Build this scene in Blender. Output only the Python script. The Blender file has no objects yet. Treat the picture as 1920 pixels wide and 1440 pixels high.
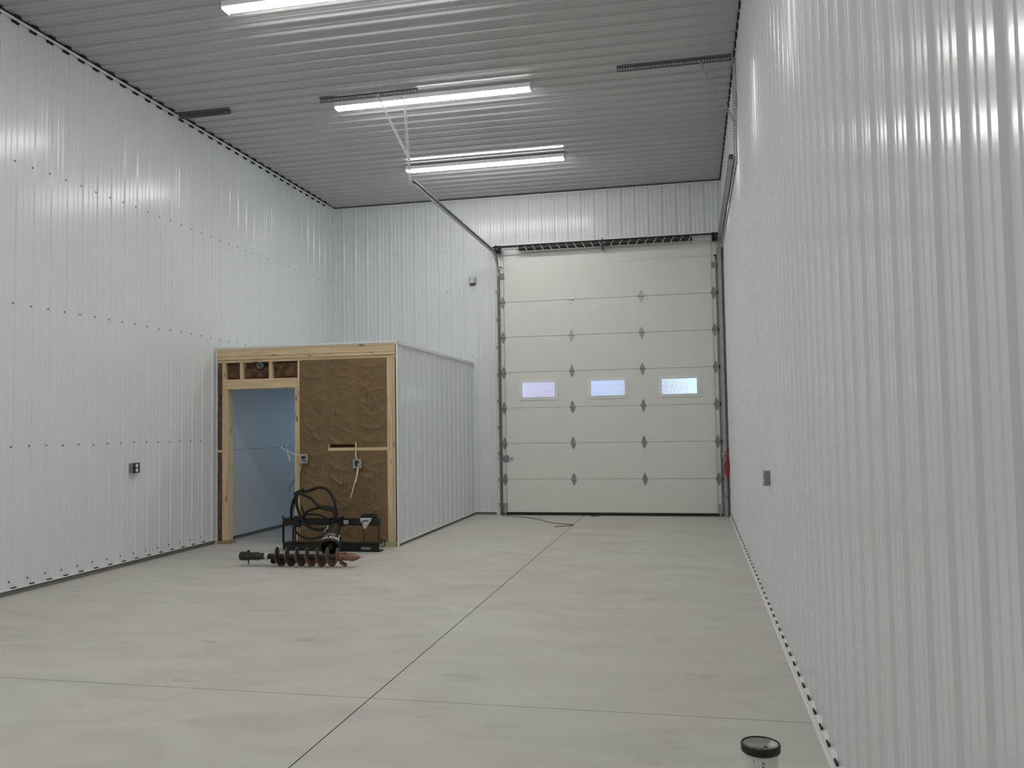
import bpy, math, random
from mathutils import Vector, Matrix
from math import pi, sin, cos

random.seed(7)
S = bpy.context.scene
COL = S.collection

# ---------------------------------------------------------------- camera
PITCH, ROLL, YAW = 0.0508, 0.0157, 0.2119
cam_d = bpy.data.cameras.new('camera')
cam_d.sensor_fit = 'HORIZONTAL'
cam_d.sensor_width = 36.0
cam_d.lens = 1563.3 / 1920 * 36.0
cam_d.clip_start = 0.05
cam_d.clip_end = 300
cam = bpy.data.objects.new('camera', cam_d)
COL.objects.link(cam)
Rm = Matrix.Rotation(YAW, 3, 'Z') @ Matrix.Rotation(PITCH, 3, 'X') @ Matrix.Rotation(ROLL, 3, 'Y')
B = Matrix((Rm.col[0], Rm.col[2], -Rm.col[1])).transposed()
cam.matrix_world = Matrix.Translation((3.2094, -14.0231, 1.5141)) @ B.to_4x4()
S.camera = cam

# ---------------------------------------------------------------- world and exposure
w = bpy.data.worlds.new('sky')
S.world = w
w.use_nodes = True
bg = w.node_tree.nodes['Background']
bg.inputs['Color'].default_value = (0.55, 0.84, 1.0, 1)
bg.inputs['Strength'].default_value = 1.3
S.view_settings.view_transform = 'Standard'
S.view_settings.look = 'None'
S.view_settings.exposure = 0.54
S.view_settings.gamma = 1.0
S.view_settings.use_curve_mapping = False
S.cycles.diffuse_bounces = 8
S.cycles.max_bounces = 14
LED = 30.0            # radiance of the LED diffusers

# daylight entering the office through its back window
dl = bpy.data.lights.new('daylight', 'AREA')
dl.shape = 'RECTANGLE'
dl.size, dl.size_y = 1.3, 1.2
dl.energy = 9
dl.color = (0.42, 0.66, 1.0)
dlo = bpy.data.objects.new('daylight', dl)
dlo.location = (-1.8, 0.75, 1.75)
dlo.rotation_euler = (math.radians(-62), 0, 0)
COL.objects.link(dlo)

# ---------------------------------------------------------------- dimensions (metres)
XR, XL, H, YB = 3.79, -3.111, 5.562, 0.06       # right wall, left wall, ceiling, back wall
YF = -19.0                                      # wall behind the camera
OX, OY, OH = -0.518, -3.829, 2.64               # office side wall, office front, office height

# ---------------------------------------------------------------- materials
def srgb(r, g, b):
    f = lambda c: (c / 255 / 12.92) if c / 255 <= 0.04045 else ((c / 255 + 0.055) / 1.055) ** 2.4
    return (f(r), f(g), f(b), 1)

def mat(name, color, rough=0.5, metal=0.0, spec=0.5, emit=None, strength=0, noise=0, nscale=8, bump=0, bscale=60, ndet=4):
    m = bpy.data.materials.new(name)
    m.use_nodes = True
    nt = m.node_tree
    p = nt.nodes['Principled BSDF']
    c = color if len(color) == 4 else (*color, 1)
    p.inputs['Base Color'].default_value = c
    p.inputs['Roughness'].default_value = rough
    p.inputs['Metallic'].default_value = metal
    p.inputs['Specular IOR Level'].default_value = spec
    if emit:
        p.inputs['Emission Color'].default_value = (*emit, 1)
        p.inputs['Emission Strength'].default_value = strength
    tc = nt.nodes.new('ShaderNodeTexCoord')
    if noise:
        n = nt.nodes.new('ShaderNodeTexNoise')
        n.inputs['Scale'].default_value = nscale
        n.inputs['Detail'].default_value = ndet
        r = nt.nodes.new('ShaderNodeMapRange')
        r.inputs['From Min'].default_value = 0.3
        r.inputs['From Max'].default_value = 0.7
        r.inputs['To Min'].default_value = 1 - noise
        r.inputs['To Max'].default_value = 1 + noise
        mx = nt.nodes.new('ShaderNodeMix')
        mx.data_type = 'RGBA'
        mx.blend_type = 'MULTIPLY'
        mx.inputs[0].default_value = 1
        mx.inputs[6].default_value = c
        nt.links.new(tc.outputs['Object'], n.inputs['Vector'])
        nt.links.new(n.outputs['Fac'], r.inputs['Value'])
        nt.links.new(r.outputs['Result'], mx.inputs[7])
        nt.links.new(mx.outputs[2], p.inputs['Base Color'])
    if bump:
        n2 = nt.nodes.new('ShaderNodeTexNoise')
        n2.inputs['Scale'].default_value = bscale
        n2.inputs['Detail'].default_value = 3
        b = nt.nodes.new('ShaderNodeBump')
        b.inputs['Strength'].default_value = bump
        b.inputs['Distance'].default_value = 0.01
        nt.links.new(tc.outputs['Object'], n2.inputs['Vector'])
        nt.links.new(n2.outputs['Fac'], b.inputs['Height'])
        nt.links.new(b.outputs['Normal'], p.inputs['Normal'])
    return m

M = {}
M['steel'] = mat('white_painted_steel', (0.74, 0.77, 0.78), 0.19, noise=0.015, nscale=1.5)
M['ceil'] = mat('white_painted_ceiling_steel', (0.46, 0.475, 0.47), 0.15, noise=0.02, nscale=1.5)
M['trim'] = mat('white_trim', (0.80, 0.81, 0.80), 0.35)
M['gap'] = mat('dark_gap', (0.02, 0.02, 0.02), 0.9)  # near-black for open joints, and for shade painted in along the trims
M['screw'] = mat('screw_head', (0.16, 0.17, 0.18), 0.4, 0.5)
M['base'] = mat('grey_grade_board', srgb(118, 115, 110), 0.7, noise=0.12, nscale=5)
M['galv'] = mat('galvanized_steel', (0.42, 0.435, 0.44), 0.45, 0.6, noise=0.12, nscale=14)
M['galv_dark'] = mat('dark_galvanized_steel', (0.20, 0.21, 0.21), 0.5, 0.7, noise=0.12, nscale=14)
M['brown_steel'] = mat('dull_strap_steel', (0.22, 0.20, 0.18), 0.5, 0.6, noise=0.15, nscale=12)
M['chrome'] = mat('bright_zinc', (0.72, 0.72, 0.70), 0.25, 0.95)
M['hinge'] = mat('zinc_hinge', (0.34, 0.35, 0.34), 0.30, 0.95, noise=0.1, nscale=25)
M['door'] = mat('embossed_door_skin', (0.745, 0.738, 0.70), 0.5, bump=0.10, bscale=90, noise=0.015, nscale=3)
M['header'] = mat('white_header_skin', (0.735, 0.74, 0.72), 0.35)
M['rubber'] = mat('black_rubber', (0.012, 0.012, 0.013), 0.6)
M['black'] = mat('black_paint', (0.012, 0.013, 0.014), 0.38, noise=0.3, nscale=10)
M['hose'] = mat('hose_sleeve', (0.010, 0.010, 0.011), 0.7, bump=0.8, bscale=120)
M['rust'] = mat('rusted_auger_steel', (0.13, 0.068, 0.042), 0.6, 0.35, noise=0.55, nscale=9, bump=0.3, bscale=70)
M['worn_edge'] = mat('worn_flight_edge', (0.22, 0.20, 0.18), 0.45, 0.6, noise=0.4, nscale=30)
nt = M['rust'].node_tree                       # black paint still on the upper flights, rust towards the point
_p = nt.nodes['Principled BSDF']
_src = _p.inputs['Base Color'].links[0].from_socket
_tc = nt.nodes.new('ShaderNodeTexCoord'); _sx = nt.nodes.new('ShaderNodeSeparateXYZ'); _n = nt.nodes.new('ShaderNodeTexNoise'); _n.inputs['Scale'].default_value = 14
_a = nt.nodes.new('ShaderNodeMath'); _a.operation = 'ADD'; _r = nt.nodes.new('ShaderNodeMapRange')
_r.inputs['From Min'].default_value = 0.25; _r.inputs['From Max'].default_value = 0.75
_m = nt.nodes.new('ShaderNodeMix'); _m.data_type = 'RGBA'; _m.inputs[6].default_value = (0.030, 0.024, 0.020, 1)
nt.links.new(_tc.outputs['Object'], _sx.inputs[0]); nt.links.new(_tc.outputs['Object'], _n.inputs['Vector'])
nt.links.new(_sx.outputs['X'], _a.inputs[0]); nt.links.new(_n.outputs['Fac'], _a.inputs[1]); nt.links.new(_a.outputs[0], _r.inputs['Value'])
nt.links.new(_r.outputs['Result'], _m.inputs[0]); nt.links.new(_src, _m.inputs[7]); nt.links.new(_m.outputs[2], _p.inputs['Base Color'])
M['rust_tip'] = mat('bare_rusted_tip', (0.22, 0.12, 0.075), 0.55, 0.4, noise=0.4, nscale=14, bump=0.3, bscale=70)
M['dark_steel'] = mat('dark_oiled_steel', (0.035, 0.03, 0.027), 0.5, 0.3, noise=0.4, nscale=12)
M['white_paint'] = mat('white_lettering', (0.75, 0.73, 0.72), 0.5)
M['cream'] = mat('cream_tape', (0.62, 0.57, 0.42), 0.6)
M['wrap'] = mat('crumpled_white_plastic', (0.62, 0.62, 0.61), 0.3)
M['wire_white'] = mat('white_cable', (0.72, 0.70, 0.64), 0.5)
M['wire_cream'] = mat('cream_cable', (0.78, 0.66, 0.44), 0.5)
M['wire_green'] = mat('green_cable', (0.35, 0.50, 0.33), 0.5)
M['wire_blue'] = mat('blue_grey_cable', (0.08, 0.16, 0.22), 0.5)
M['ebox'] = mat('grey_metal_box', (0.27, 0.29, 0.30), 0.4, 0.6, noise=0.08, nscale=20)
M['receptacle'] = mat('white_receptacle', (0.75, 0.76, 0.76), 0.4)
M['cover_dark'] = mat('dark_cover_plate', (0.05, 0.05, 0.055), 0.4, 0.4)
M['red'] = mat('red_rope', (0.32, 0.028, 0.03), 0.65, bump=0.5, bscale=150)
M['cord'] = mat('grey_brown_cord', (0.10, 0.085, 0.07), 0.8)
M['pvc'] = mat('white_pvc', (0.72, 0.70, 0.65), 0.4, noise=0.06, nscale=18)
M['cap'] = mat('clear_grey_test_cap', (0.30, 0.28, 0.255), 0.18, noise=0.12, nscale=25)
M['print'] = mat('grey_print', (0.22, 0.22, 0.22), 0.7)
M['board'] = mat('white_wall_board', (0.72, 0.73, 0.74), 0.45, noise=0.02, nscale=4)
M['lens'] = mat('led_lens', (0.9, 0.9, 0.9), 0.4, emit=(1.0, 0.985, 0.965), strength=LED)
M['housing'] = mat('white_light_housing', (0.80, 0.79, 0.82), 0.35)
M['gravel'] = mat('pale_gravel', (0.32, 0.30, 0.28), 0.9, noise=0.3, nscale=3)
M['leaf_red'] = mat('red_foliage', (0.95, 0.62, 0.72), 0.8, noise=0.4, nscale=2)
M['leaf_green'] = mat('grey_green_foliage', (0.72, 0.74, 0.90), 0.8, noise=0.4, nscale=2)
M['bark'] = mat('bark', (0.12, 0.09, 0.07), 0.9, noise=0.3, nscale=8)

def wood(name, base, dark, knots=0.75):
    m = bpy.data.materials.new(name)
    m.use_nodes = True
    nt = m.node_tree
    N, L = nt.nodes, nt.links
    p = N['Principled BSDF']
    p.inputs['Roughness'].default_value = 0.65
    tc = N.new('ShaderNodeTexCoord')
    at = N.new('ShaderNodeAttribute')          # grain coordinates: x runs along the board
    at.attribute_name = 'grain'
    mp = N.new('ShaderNodeMapping')
    mp.inputs['Scale'].default_value = (0.8, 14, 14)
    n = N.new('ShaderNodeTexNoise')
    n.inputs['Scale'].default_value = 3
    n.inputs['Detail'].default_value = 5
    n.inputs['Distortion'].default_value = 0.4
    r = N.new('ShaderNodeValToRGB')
    r.color_ramp.elements[0].position = 0.3
    r.color_ramp.elements[0].color = dark
    r.color_ramp.elements[1].position = 0.62
    r.color_ramp.elements[1].color = base
    mk = N.new('ShaderNodeMapping')
    mk.inputs['Scale'].default_value = (3.4, 10, 10)
    v = N.new('ShaderNodeTexVoronoi')
    v.inputs['Scale'].default_value = 1.0
    v.inputs['Randomness'].default_value = 1
    k = N.new('ShaderNodeMapRange')
    k.inputs['From Min'].default_value = 0.10
    k.inputs['From Max'].default_value = 0.19
    k.inputs['To Min'].default_value = knots
    k.inputs['To Max'].default_value = 0
    mx = N.new('ShaderNodeMix')
    mx.data_type = 'RGBA'
    mx.inputs[7].default_value = (0.10, 0.05, 0.02, 1)
    L.new(at.outputs['Vector'], mp.inputs['Vector'])
    L.new(mp.outputs['Vector'], n.inputs['Vector'])
    L.new(n.outputs['Fac'], r.inputs['Fac'])
    L.new(at.outputs['Vector'], mk.inputs['Vector'])
    L.new(mk.outputs['Vector'], v.inputs['Vector'])
    L.new(v.outputs['Distance'], k.inputs['Value'])
    L.new(k.outputs['Result'], mx.inputs[0])
    L.new(r.outputs['Color'], mx.inputs[6])
    L.new(mx.outputs[2], p.inputs['Base Color'])
    return m

M['pine'] = wood('pine_lumber', (0.74, 0.59, 0.385, 1), (0.58, 0.42, 0.235, 1))
M['pine_brown'] = wood('weathered_lumber', (0.42, 0.28, 0.15, 1), (0.30, 0.19, 0.09, 1))
M['treated'] = wood('treated_lumber', (0.48, 0.44, 0.26, 1), (0.36, 0.31, 0.17, 1), 0.2)

def paper_mat(name, base):
    m = mat(name, base, 0.6, noise=0.10, nscale=3, spec=0.35)
    nt = m.node_tree
    N, L = nt.nodes, nt.links
    p = N['Principled BSDF']
    tc = N.new('ShaderNodeTexCoord')
    n = N.new('ShaderNodeTexNoise')
    n.inputs['Scale'].default_value = 9
    n.inputs['Detail'].default_value = 4
    n.inputs['Distortion'].default_value = 1.0
    b = N.new('ShaderNodeBump')
    b.inputs['Strength'].default_value = 0.6
    b.inputs['Distance'].default_value = 0.02
    L.new(tc.outputs['Object'], n.inputs['Vector'])
    L.new(n.outputs['Fac'], b.inputs['Height'])
    L.new(b.outputs['Normal'], p.inputs['Normal'])
    return m

M['kraft'] = paper_mat('brown_kraft_paper', (0.205, 0.135, 0.066))
M['batt'] = mat('brown_insulation', (0.13, 0.068, 0.040), 0.9, noise=0.5, nscale=14, bump=0.9, bscale=25)
M['ink'] = mat('faded_dark_print', (0.10, 0.062, 0.032), 0.7)

def concrete():
    m = bpy.data.materials.new('concrete_slab')
    m.use_nodes = True
    nt = m.node_tree
    N, L = nt.nodes, nt.links
    p = N['Principled BSDF']
    tc = N.new('ShaderNodeTexCoord')
    def noise(scale, det, dist, sc=(1, 1, 1)):
        mp = N.new('ShaderNodeMapping')
        mp.inputs['Scale'].default_value = sc
        n = N.new('ShaderNodeTexNoise')
        n.inputs['Scale'].default_value = scale
        n.inputs['Detail'].default_value = det
        n.inputs['Distortion'].default_value = dist
        L.new(tc.outputs['Object'], mp.inputs['Vector'])
        L.new(mp.outputs['Vector'], n.inputs['Vector'])
        return n.outputs['Fac']
    def ramp(fac, a, b, ca, cb):
        r = N.new('ShaderNodeValToRGB')
        r.color_ramp.elements[0].position = a
        r.color_ramp.elements[0].color = ca
        r.color_ramp.elements[1].position = b
        r.color_ramp.elements[1].color = cb
        L.new(fac, r.inputs['Fac'])
        return r.outputs['Color']
    def mul(a, b):
        mx = N.new('ShaderNodeMix')
        mx.data_type = 'RGBA'
        mx.blend_type = 'MULTIPLY'
        mx.inputs[0].default_value = 1
        L.new(a, mx.inputs[6])
        L.new(b, mx.inputs[7])
        return mx.outputs[2]
    big = ramp(noise(0.55, 4, 0.6), 0.35, 0.65, (0.545, 0.522, 0.472, 1), (0.572, 0.560, 0.508, 1))
    mid = ramp(noise(2.2, 6, 0.8, (0.7, 1.4, 1)), 0.32, 0.62, (0.90, 0.90, 0.90, 1), (1.02, 1.02, 1.02, 1))
    smudge = ramp(noise(2.6, 3, 0.3, (0.8, 1.5, 1)), 0.27, 0.36, (0.82, 0.82, 0.815, 1), (1, 1, 1, 1))
    fine = ramp(noise(55, 3, 0), 0.2, 0.5, (0.94, 0.94, 0.94, 1), (1, 1, 1, 1))
    c = mul(mul(mul(big, mid), smudge), fine)
    L.new(c, p.inputs['Base Color'])
    rr = N.new('ShaderNodeMapRange')
    rr.inputs['To Min'].default_value = 0.50
    rr.inputs['To Max'].default_value = 0.72
    L.new(noise(1.7, 5, 0.5), rr.inputs['Value'])
    L.new(rr.outputs['Result'], p.inputs['Roughness'])
    p.inputs['Specular IOR Level'].default_value = 0.4
    b = N.new('ShaderNodeBump')
    b.inputs['Strength'].default_value = 0.12
    b.inputs['Distance'].default_value = 0.004
    L.new(noise(30, 4, 0), b.inputs['Height'])
    L.new(b.outputs['Normal'], p.inputs['Normal'])
    return m
M['concrete'] = concrete()

def glass_obscure():
    m = mat('pebbled_obscure_glass', (0.95, 0.98, 1.0), 0.06)
    nt = m.node_tree
    N, L = nt.nodes, nt.links
    p = N['Principled BSDF']
    p.inputs['Transmission Weight'].default_value = 1
    p.inputs['IOR'].default_value = 1.45
    tc = N.new('ShaderNodeTexCoord')
    v = N.new('ShaderNodeTexNoise')
    v.inputs['Scale'].default_value = 55
    v.inputs['Detail'].default_value = 3
    b = N.new('ShaderNodeBump')
    b.inputs['Strength'].default_value = 1.0
    b.inputs['Distance'].default_value = 0.007
    L.new(tc.outputs['Object'], v.inputs['Vector'])
    L.new(v.outputs['Fac'], b.inputs['Height'])
    L.new(b.outputs['Normal'], p.inputs['Normal'])
    return m
M['glass'] = glass_obscure()

def thin_glass():
    m = bpy.data.materials.new('clear_window_glass')
    m.use_nodes = True
    nt = m.node_tree
    N, L = nt.nodes, nt.links
    out = N['Material Output']
    N.remove(N['Principled BSDF'])
    t = N.new('ShaderNodeBsdfTransparent')
    g = N.new('ShaderNodeBsdfGlossy')
    g.inputs['Roughness'].default_value = 0.02
    mx = N.new('ShaderNodeMixShader')
    mx.inputs[0].default_value = 0.07
    L.new(t.outputs[0], mx.inputs[1])
    L.new(g.outputs[0], mx.inputs[2])
    L.new(mx.outputs[0], out.inputs['Surface'])
    return m
M['clear'] = thin_glass()

def spring_mat(name, direction):
    m = mat(name, (0.012, 0.012, 0.012), 0.45)
    nt = m.node_tree
    N, L = nt.nodes, nt.links
    p = N['Principled BSDF']
    at = N.new('ShaderNodeAttribute')
    at.attribute_name = 'grain'
    sx = N.new('ShaderNodeSeparateXYZ')
    L.new(at.outputs['Vector'], sx.inputs[0])
    a = N.new('ShaderNodeMath'); a.operation = 'MULTIPLY_ADD'      # turns + length / pitch
    a.inputs[1].default_value = direction / 0.142
    L.new(sx.outputs['X'], a.inputs[0])
    L.new(sx.outputs['Y'], a.inputs[2])
    f = N.new('ShaderNodeMath'); f.operation = 'FRACT'
    L.new(a.outputs[0], f.inputs[0])
    c = N.new('ShaderNodeMath'); c.operation = 'LESS_THAN'
    c.inputs[1].default_value = 0.11
    L.new(f.outputs[0], c.inputs[0])
    mx = N.new('ShaderNodeMix'); mx.data_type = 'RGBA'
    mx.inputs[6].default_value = (0.012, 0.012, 0.012, 1)
    mx.inputs[7].default_value = (0.6, 0.6, 0.58, 1)
    L.new(c.outputs[0], mx.inputs[0])
    L.new(mx.outputs[2], p.inputs['Base Color'])
    return m
M['spring_a'] = spring_mat('black_spring_with_white_stripe', -1)
M['spring_b'] = spring_mat('black_spring_with_white_stripe_opposite', 1)

# ---------------------------------------------------------------- mesh collector
class MB:
    def __init__(s):
        s.v, s.f, s.mi, s.sm, s.g = [], [], [], [], []
    def add(s, verts, faces, mi=0, smooth=False, grain=None):
        o = len(s.v)
        s.v += [tuple(p) for p in verts]
        s.g += grain if grain else [tuple(p) for p in verts]
        for f in faces:
            s.f.append([i + o for i in f]); s.mi.append(mi); s.sm.append(smooth)
        return s
    def box(s, lo, hi, mi=0, axis=None):
        x0, y0, z0 = lo; x1, y1, z1 = hi
        v = [(x0,y0,z0),(x1,y0,z0),(x1,y1,z0),(x0,y1,z0),(x0,y0,z1),(x1,y0,z1),(x1,y1,z1),(x0,y1,z1)]
        f = [(0,3,2,1),(4,5,6,7),(0,1,5,4),(1,2,6,5),(2,3,7,6),(3,0,4,7)]
        g = None
        if axis is not None:
            off = random.uniform(0, 20)
            if axis == 0: g = [(p[0] + off, p[1], p[2] + off) for p in v]
            if axis == 1: g = [(p[1] + off, p[0], p[2] + off) for p in v]
            if axis == 2: g = [(p[2] + off, p[0] + off, p[1]) for p in v]
        return s.add(v, f, mi, False, g)
    def bevel_box(s, lo, hi, b, mi=0):
        # a box with chamfered edges in every direction
        x0, y0, z0 = lo; x1, y1, z1 = hi
        V, idx = [], {}
        for cx in (0, 1):
            for cy in (0, 1):
                for cz in (0, 1):
                    X = (x0, x1)[cx]; Y = (y0, y1)[cy]; Z = (z0, z1)[cz]
                    ix = X + (b if cx == 0 else -b); iy = Y + (b if cy == 0 else -b); iz = Z + (b if cz == 0 else -b)
                    idx[(cx,cy,cz,'x')] = len(V); V.append((X, iy, iz))
                    idx[(cx,cy,cz,'y')] = len(V); V.append((ix, Y, iz))
                    idx[(cx,cy,cz,'z')] = len(V); V.append((ix, iy, Z))
        F = []
        I = lambda a, bb, c, d: idx[(a, bb, c, d)]
        for c in (0, 1):
            q = [I(c,0,0,'x'), I(c,1,0,'x'), I(c,1,1,'x'), I(c,0,1,'x')]; F.append(q if c else q[::-1])
            q = [I(0,c,0,'y'), I(1,c,0,'y'), I(1,c,1,'y'), I(0,c,1,'y')]; F.append(q[::-1] if c else q)
            q = [I(0,0,c,'z'), I(1,0,c,'z'), I(1,1,c,'z'), I(0,1,c,'z')]; F.append(q if c else q[::-1])
        for a in (0, 1):
            for bb in (0, 1):
                F.append([I(a,bb,0,'x'), I(a,bb,1,'x'), I(a,bb,1,'y'), I(a,bb,0,'y')])
                F.append([I(a,0,bb,'x'), I(a,1,bb,'x'), I(a,1,bb,'z'), I(a,0,bb,'z')])
                F.append([I(0,a,bb,'y'), I(1,a,bb,'y'), I(1,a,bb,'z'), I(0,a,bb,'z')])
        for k in range(8):
            a, bb, c = k >> 2 & 1, k >> 1 & 1, k & 1
            F.append([I(a,bb,c,'x'), I(a,bb,c,'y'), I(a,bb,c,'z')])
        s.add(V, F, mi)
        s.fix = True
        return s
    def prism(s, poly, d, mi=0):
        # polygon of 3-D points swept by vector d
        n = len(poly)
        d = Vector(d)
        v = [Vector(p) for p in poly] + [Vector(p) + d for p in poly]
        f = [tuple(range(n))[::-1], tuple(range(n, 2 * n))] + [(i, (i + 1) % n, n + (i + 1) % n, n + i) for i in range(n)]
        s.fix = True
        return s.add(v, f, mi)
    def lathe(s, prof, origin, axis, seg=24, mi=0, caps=True, smooth=True, closed=False):
        # prof: list of (distance along axis, radius)
        a = Vector(axis).normalized(); o = Vector(origin)
        t = Vector((0, 0, 1)) if abs(a.z) < 0.9 else Vector((1, 0, 0))
        u = a.cross(t).normalized(); w_ = a.cross(u)
        v, g = [], []
        for (d, r) in prof:
            for k in range(seg):
                an = 2 * pi * k / seg
                v.append(o + a * d + (u * cos(an) + w_ * sin(an)) * r)
                g.append((d, k / seg, r))
        f = []
        m = len(prof)
        for i in range(m if closed else m - 1):
            j = (i + 1) % m
            for k in range(seg):
                k2 = (k + 1) % seg
                f.append((i * seg + k, i * seg + k2, j * seg + k2, j * seg + k))
        s.add(v, f, mi, smooth, g)
        if caps and not closed:
            s.add(v[:seg], [tuple(range(seg))[::-1]], mi, False)
            s.add(v[-seg:], [tuple(range(seg))], mi, False)
        s.fix = True
        return s
    def cyl(s, a, b, r, seg=16, mi=0, smooth=True):
        a = Vector(a); b = Vector(b)
        return s.lathe([(0, r), ((b - a).length, r)], a, b - a, seg, mi, True, smooth)
    def tube(s, pts, r, seg=8, mi=0, sub=6, closed=False):
        P = [Vector(p) for p in pts]
        Q = []
        n = len(P)
        if n == 2 or sub == 1:
            Q = P
        else:
            for i in range(n - 1):
                p0 = P[max(i - 1, 0)]; p1 = P[i]; p2 = P[i + 1]; p3 = P[min(i + 2, n - 1)]
                for k in range(sub):
                    t = k / sub
                    Q.append(0.5 * ((2 * p1) + (-p0 + p2) * t + (2 * p0 - 5 * p1 + 4 * p2 - p3) * t * t + (-p0 + 3 * p1 - 3 * p2 + p3) * t ** 3))
            Q.append(P[-1])
        v, f = [], []
        u = None
        for i, q in enumerate(Q):
            t = (Q[min(i + 1, len(Q) - 1)] - Q[max(i - 1, 0)]).normalized()
            if u is None:
                u = t.cross(Vector((0, 0, 1)) if abs(t.z) < 0.9 else Vector((1, 0, 0))).normalized()
            u = (u - t * u.dot(t)).normalized()
            w_ = t.cross(u)
            for k in range(seg):
                an = 2 * pi * k / seg
                v.append(q + (u * cos(an) + w_ * sin(an)) * r)
        for i in range(len(Q) - 1):
            for k in range(seg):
                k2 = (k + 1) % seg
                f.append((i * seg + k, i * seg + k2, (i + 1) * seg + k2, (i + 1) * seg + k))
        f.append(tuple(range(seg))[::-1])
        f.append(tuple(range((len(Q) - 1) * seg, len(Q) * seg)))
        s.add(v, f, mi, True)
        s.fix = True
        return s
    def build(s, name, mats, parent=None, **props):
        me = bpy.data.meshes.new(name)
        off = Vector(parent_world(parent)) if parent else Vector((0, 0, 0))
        me.from_pydata([tuple(Vector(p) - off) for p in s.v], [], s.f)
        for m in (mats if isinstance(mats, (list, tuple)) else [mats]):
            me.materials.append(M[m])
        me.polygons.foreach_set('material_index', s.mi)
        me.polygons.foreach_set('use_smooth', s.sm)
        at = me.attributes.new('grain', 'FLOAT_VECTOR', 'POINT')
        at.data.foreach_set('vector', [c for p in s.g for c in p])
        if getattr(s, 'fix', False):
            import bmesh
            bm = bmesh.new(); bm.from_mesh(me)
            bmesh.ops.recalc_face_normals(bm, faces=bm.faces[:])
            bm.to_mesh(me); bm.free()
        me.update()
        o = bpy.data.objects.new(name, me)
        COL.objects.link(o)
        if parent: o.parent = parent
        for k, val in props.items(): o[k] = val
        return o

def parent_world(p):
    v = Vector((0, 0, 0))
    while p:
        v += p.location
        p = p.parent
    return v

def tag(o, label, cat, group=None):
    o['label'] = label; o['category'] = cat
    if group: o['group'] = group
    return o

def thing(name, label, cat, loc, group=None):
    o = bpy.data.objects.new(name, None)
    o.empty_display_size = 0.1
    o.location = loc
    COL.objects.link(o)
    return tag(o, label, cat, group)

def copy_tree(o, parent=None):
    c = o.copy()
    COL.objects.link(c)
    if parent: c.parent = parent
    for ch in [x for x in bpy.data.objects if x.parent == o]:
        copy_tree(ch, c)
    return c

def struct(o, label=None):
    o['kind'] = 'structure'
    if label: o['label'] = label
    return o

# ---------------------------------------------------------------- ribbed steel sheet
def profile(length, phase, period, rib_h=0.012):
    """(s, h) points of a ribbed panel: one tall rib and two low ones in each period; rib centre at phase."""
    pts = [(0, 0.0)]
    k = math.floor(-phase / period) - 1
    while True:
        c = phase + k * period
        if c - period > length: break
        sc = period / 0.2286
        seq = [(-0.028, 0), (-0.014, rib_h), (0.014, rib_h), (0.028, 0)]
        for m_ in (0.081, 0.1476):
            seq += [(m_ - 0.014, 0), (m_ - 0.007, 0.0035), (m_ + 0.007, 0.0035), (m_ + 0.014, 0)]
        for (d, h) in seq:
            x = c + d * sc
            if 0.0005 < x < length - 0.0005: pts.append((x, h))
        k += 1
    pts.append((length, pts[-1][1]))
    pts[0] = (0, pts[1][1] if len(pts) > 2 else 0)
    return pts

def sheet(mb, origin, sdir, udir, ndir, length, height, phase, period, thick=0.08, mi=0, rib_h=0.0125):
    o, sd, ud, nd = Vector(origin), Vector(sdir), Vector(udir), Vector(ndir)
    pts = profile(length, phase, period, rib_h)
    v, f = [], []
    for (s_, h_) in pts:
        base = o + sd * s_
        v += [base + nd * h_, base + nd * h_ + ud * height, base - nd * thick, base - nd * thick + ud * height]
    flip = sd.cross(ud).dot(nd) < 0
    def q(*i): f.append(i[::-1] if flip else i)
    for i in range(len(pts) - 1):
        a, b = 4 * i, 4 * (i + 1)
        q(a, b, b + 1, a + 1)
        q(b + 2, a + 2, a + 3, b + 3)
        q(a + 1, b + 1, b + 3, a + 3)
        q(b, a, a + 2, b + 2)
    q(0, 1, 3, 2)
    e = 4 * (len(pts) - 1)
    q(e, e + 2, e + 3, e + 1)
    mb.add(v, f, mi)

def screws(mb, pts, n, mi, r=0.0085):
    for p in pts:
        p = Vector(p)
        mb.lathe([(0, r * 1.35), (0.002, r * 1.35), (0.002, r * 0.8), (0.007, r * 0.7)], p, n, 6, mi, True, False)

def frange(a, b, d):
    x = a
    while x < b:
        yield x
        x += d

# ---------------------------------------------------------------- room shell
# floor: four pours with sawn joints
mb = MB()
gx = (XL - 0.3, 1.400, XR + 0.3)
gy = (YF, -9.53, 0.6)
gw = 0.0032
mb.box((gx[0], gy[0], -0.2), (gx[2], gy[2], -0.012), 1)
for i in (0, 1):
    for j in (0, 1):
        k0 = len(mb.mi)
        mb.box((gx[i] + gw * i, gy[j] + gw * 0.6 * j, -0.02), (gx[i + 1] - gw * (1 - i), gy[j + 1] - gw * 0.6 * (1 - j), 0.0), 1)
        mb.mi[k0 + 1] = 0
struct(mb.build('floor', ['concrete', 'gap']), 'pale grey concrete slab floor with sawn control joints')

PL, PRW, PB, PC = 0.2236, 0.2145, 0.2286, 0.2236
# left wall
mb = MB()
ph_l = (-7.281 + 0.040 - YF) % PL
sheet(mb, (XL, YF, 0.06), (0, 1, 0), (0, 0, 1), (1, 0, 0), YB - YF, H - 0.06, ph_l, PL)
for z in (0.13, 1.393, 2.770, 4.150):
    ys = [y for y in frange(-18.9 + ((-7.281 + 18.9) % PL), (OY - 0.1) if z < 2.6 else 0, PL)]
    screws(mb, [(XL, y, z + random.uniform(-.006, .006)) for y in ys if y > -13], (1, 0, 0), 1)
mb.box((XL - 0.08, YF, -0.02), (XL - 0.002, YB, 0.06), 0)
struct(mb.build('wall_left', ['steel', 'screw']), 'long white ribbed steel wall left of the room')
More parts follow.
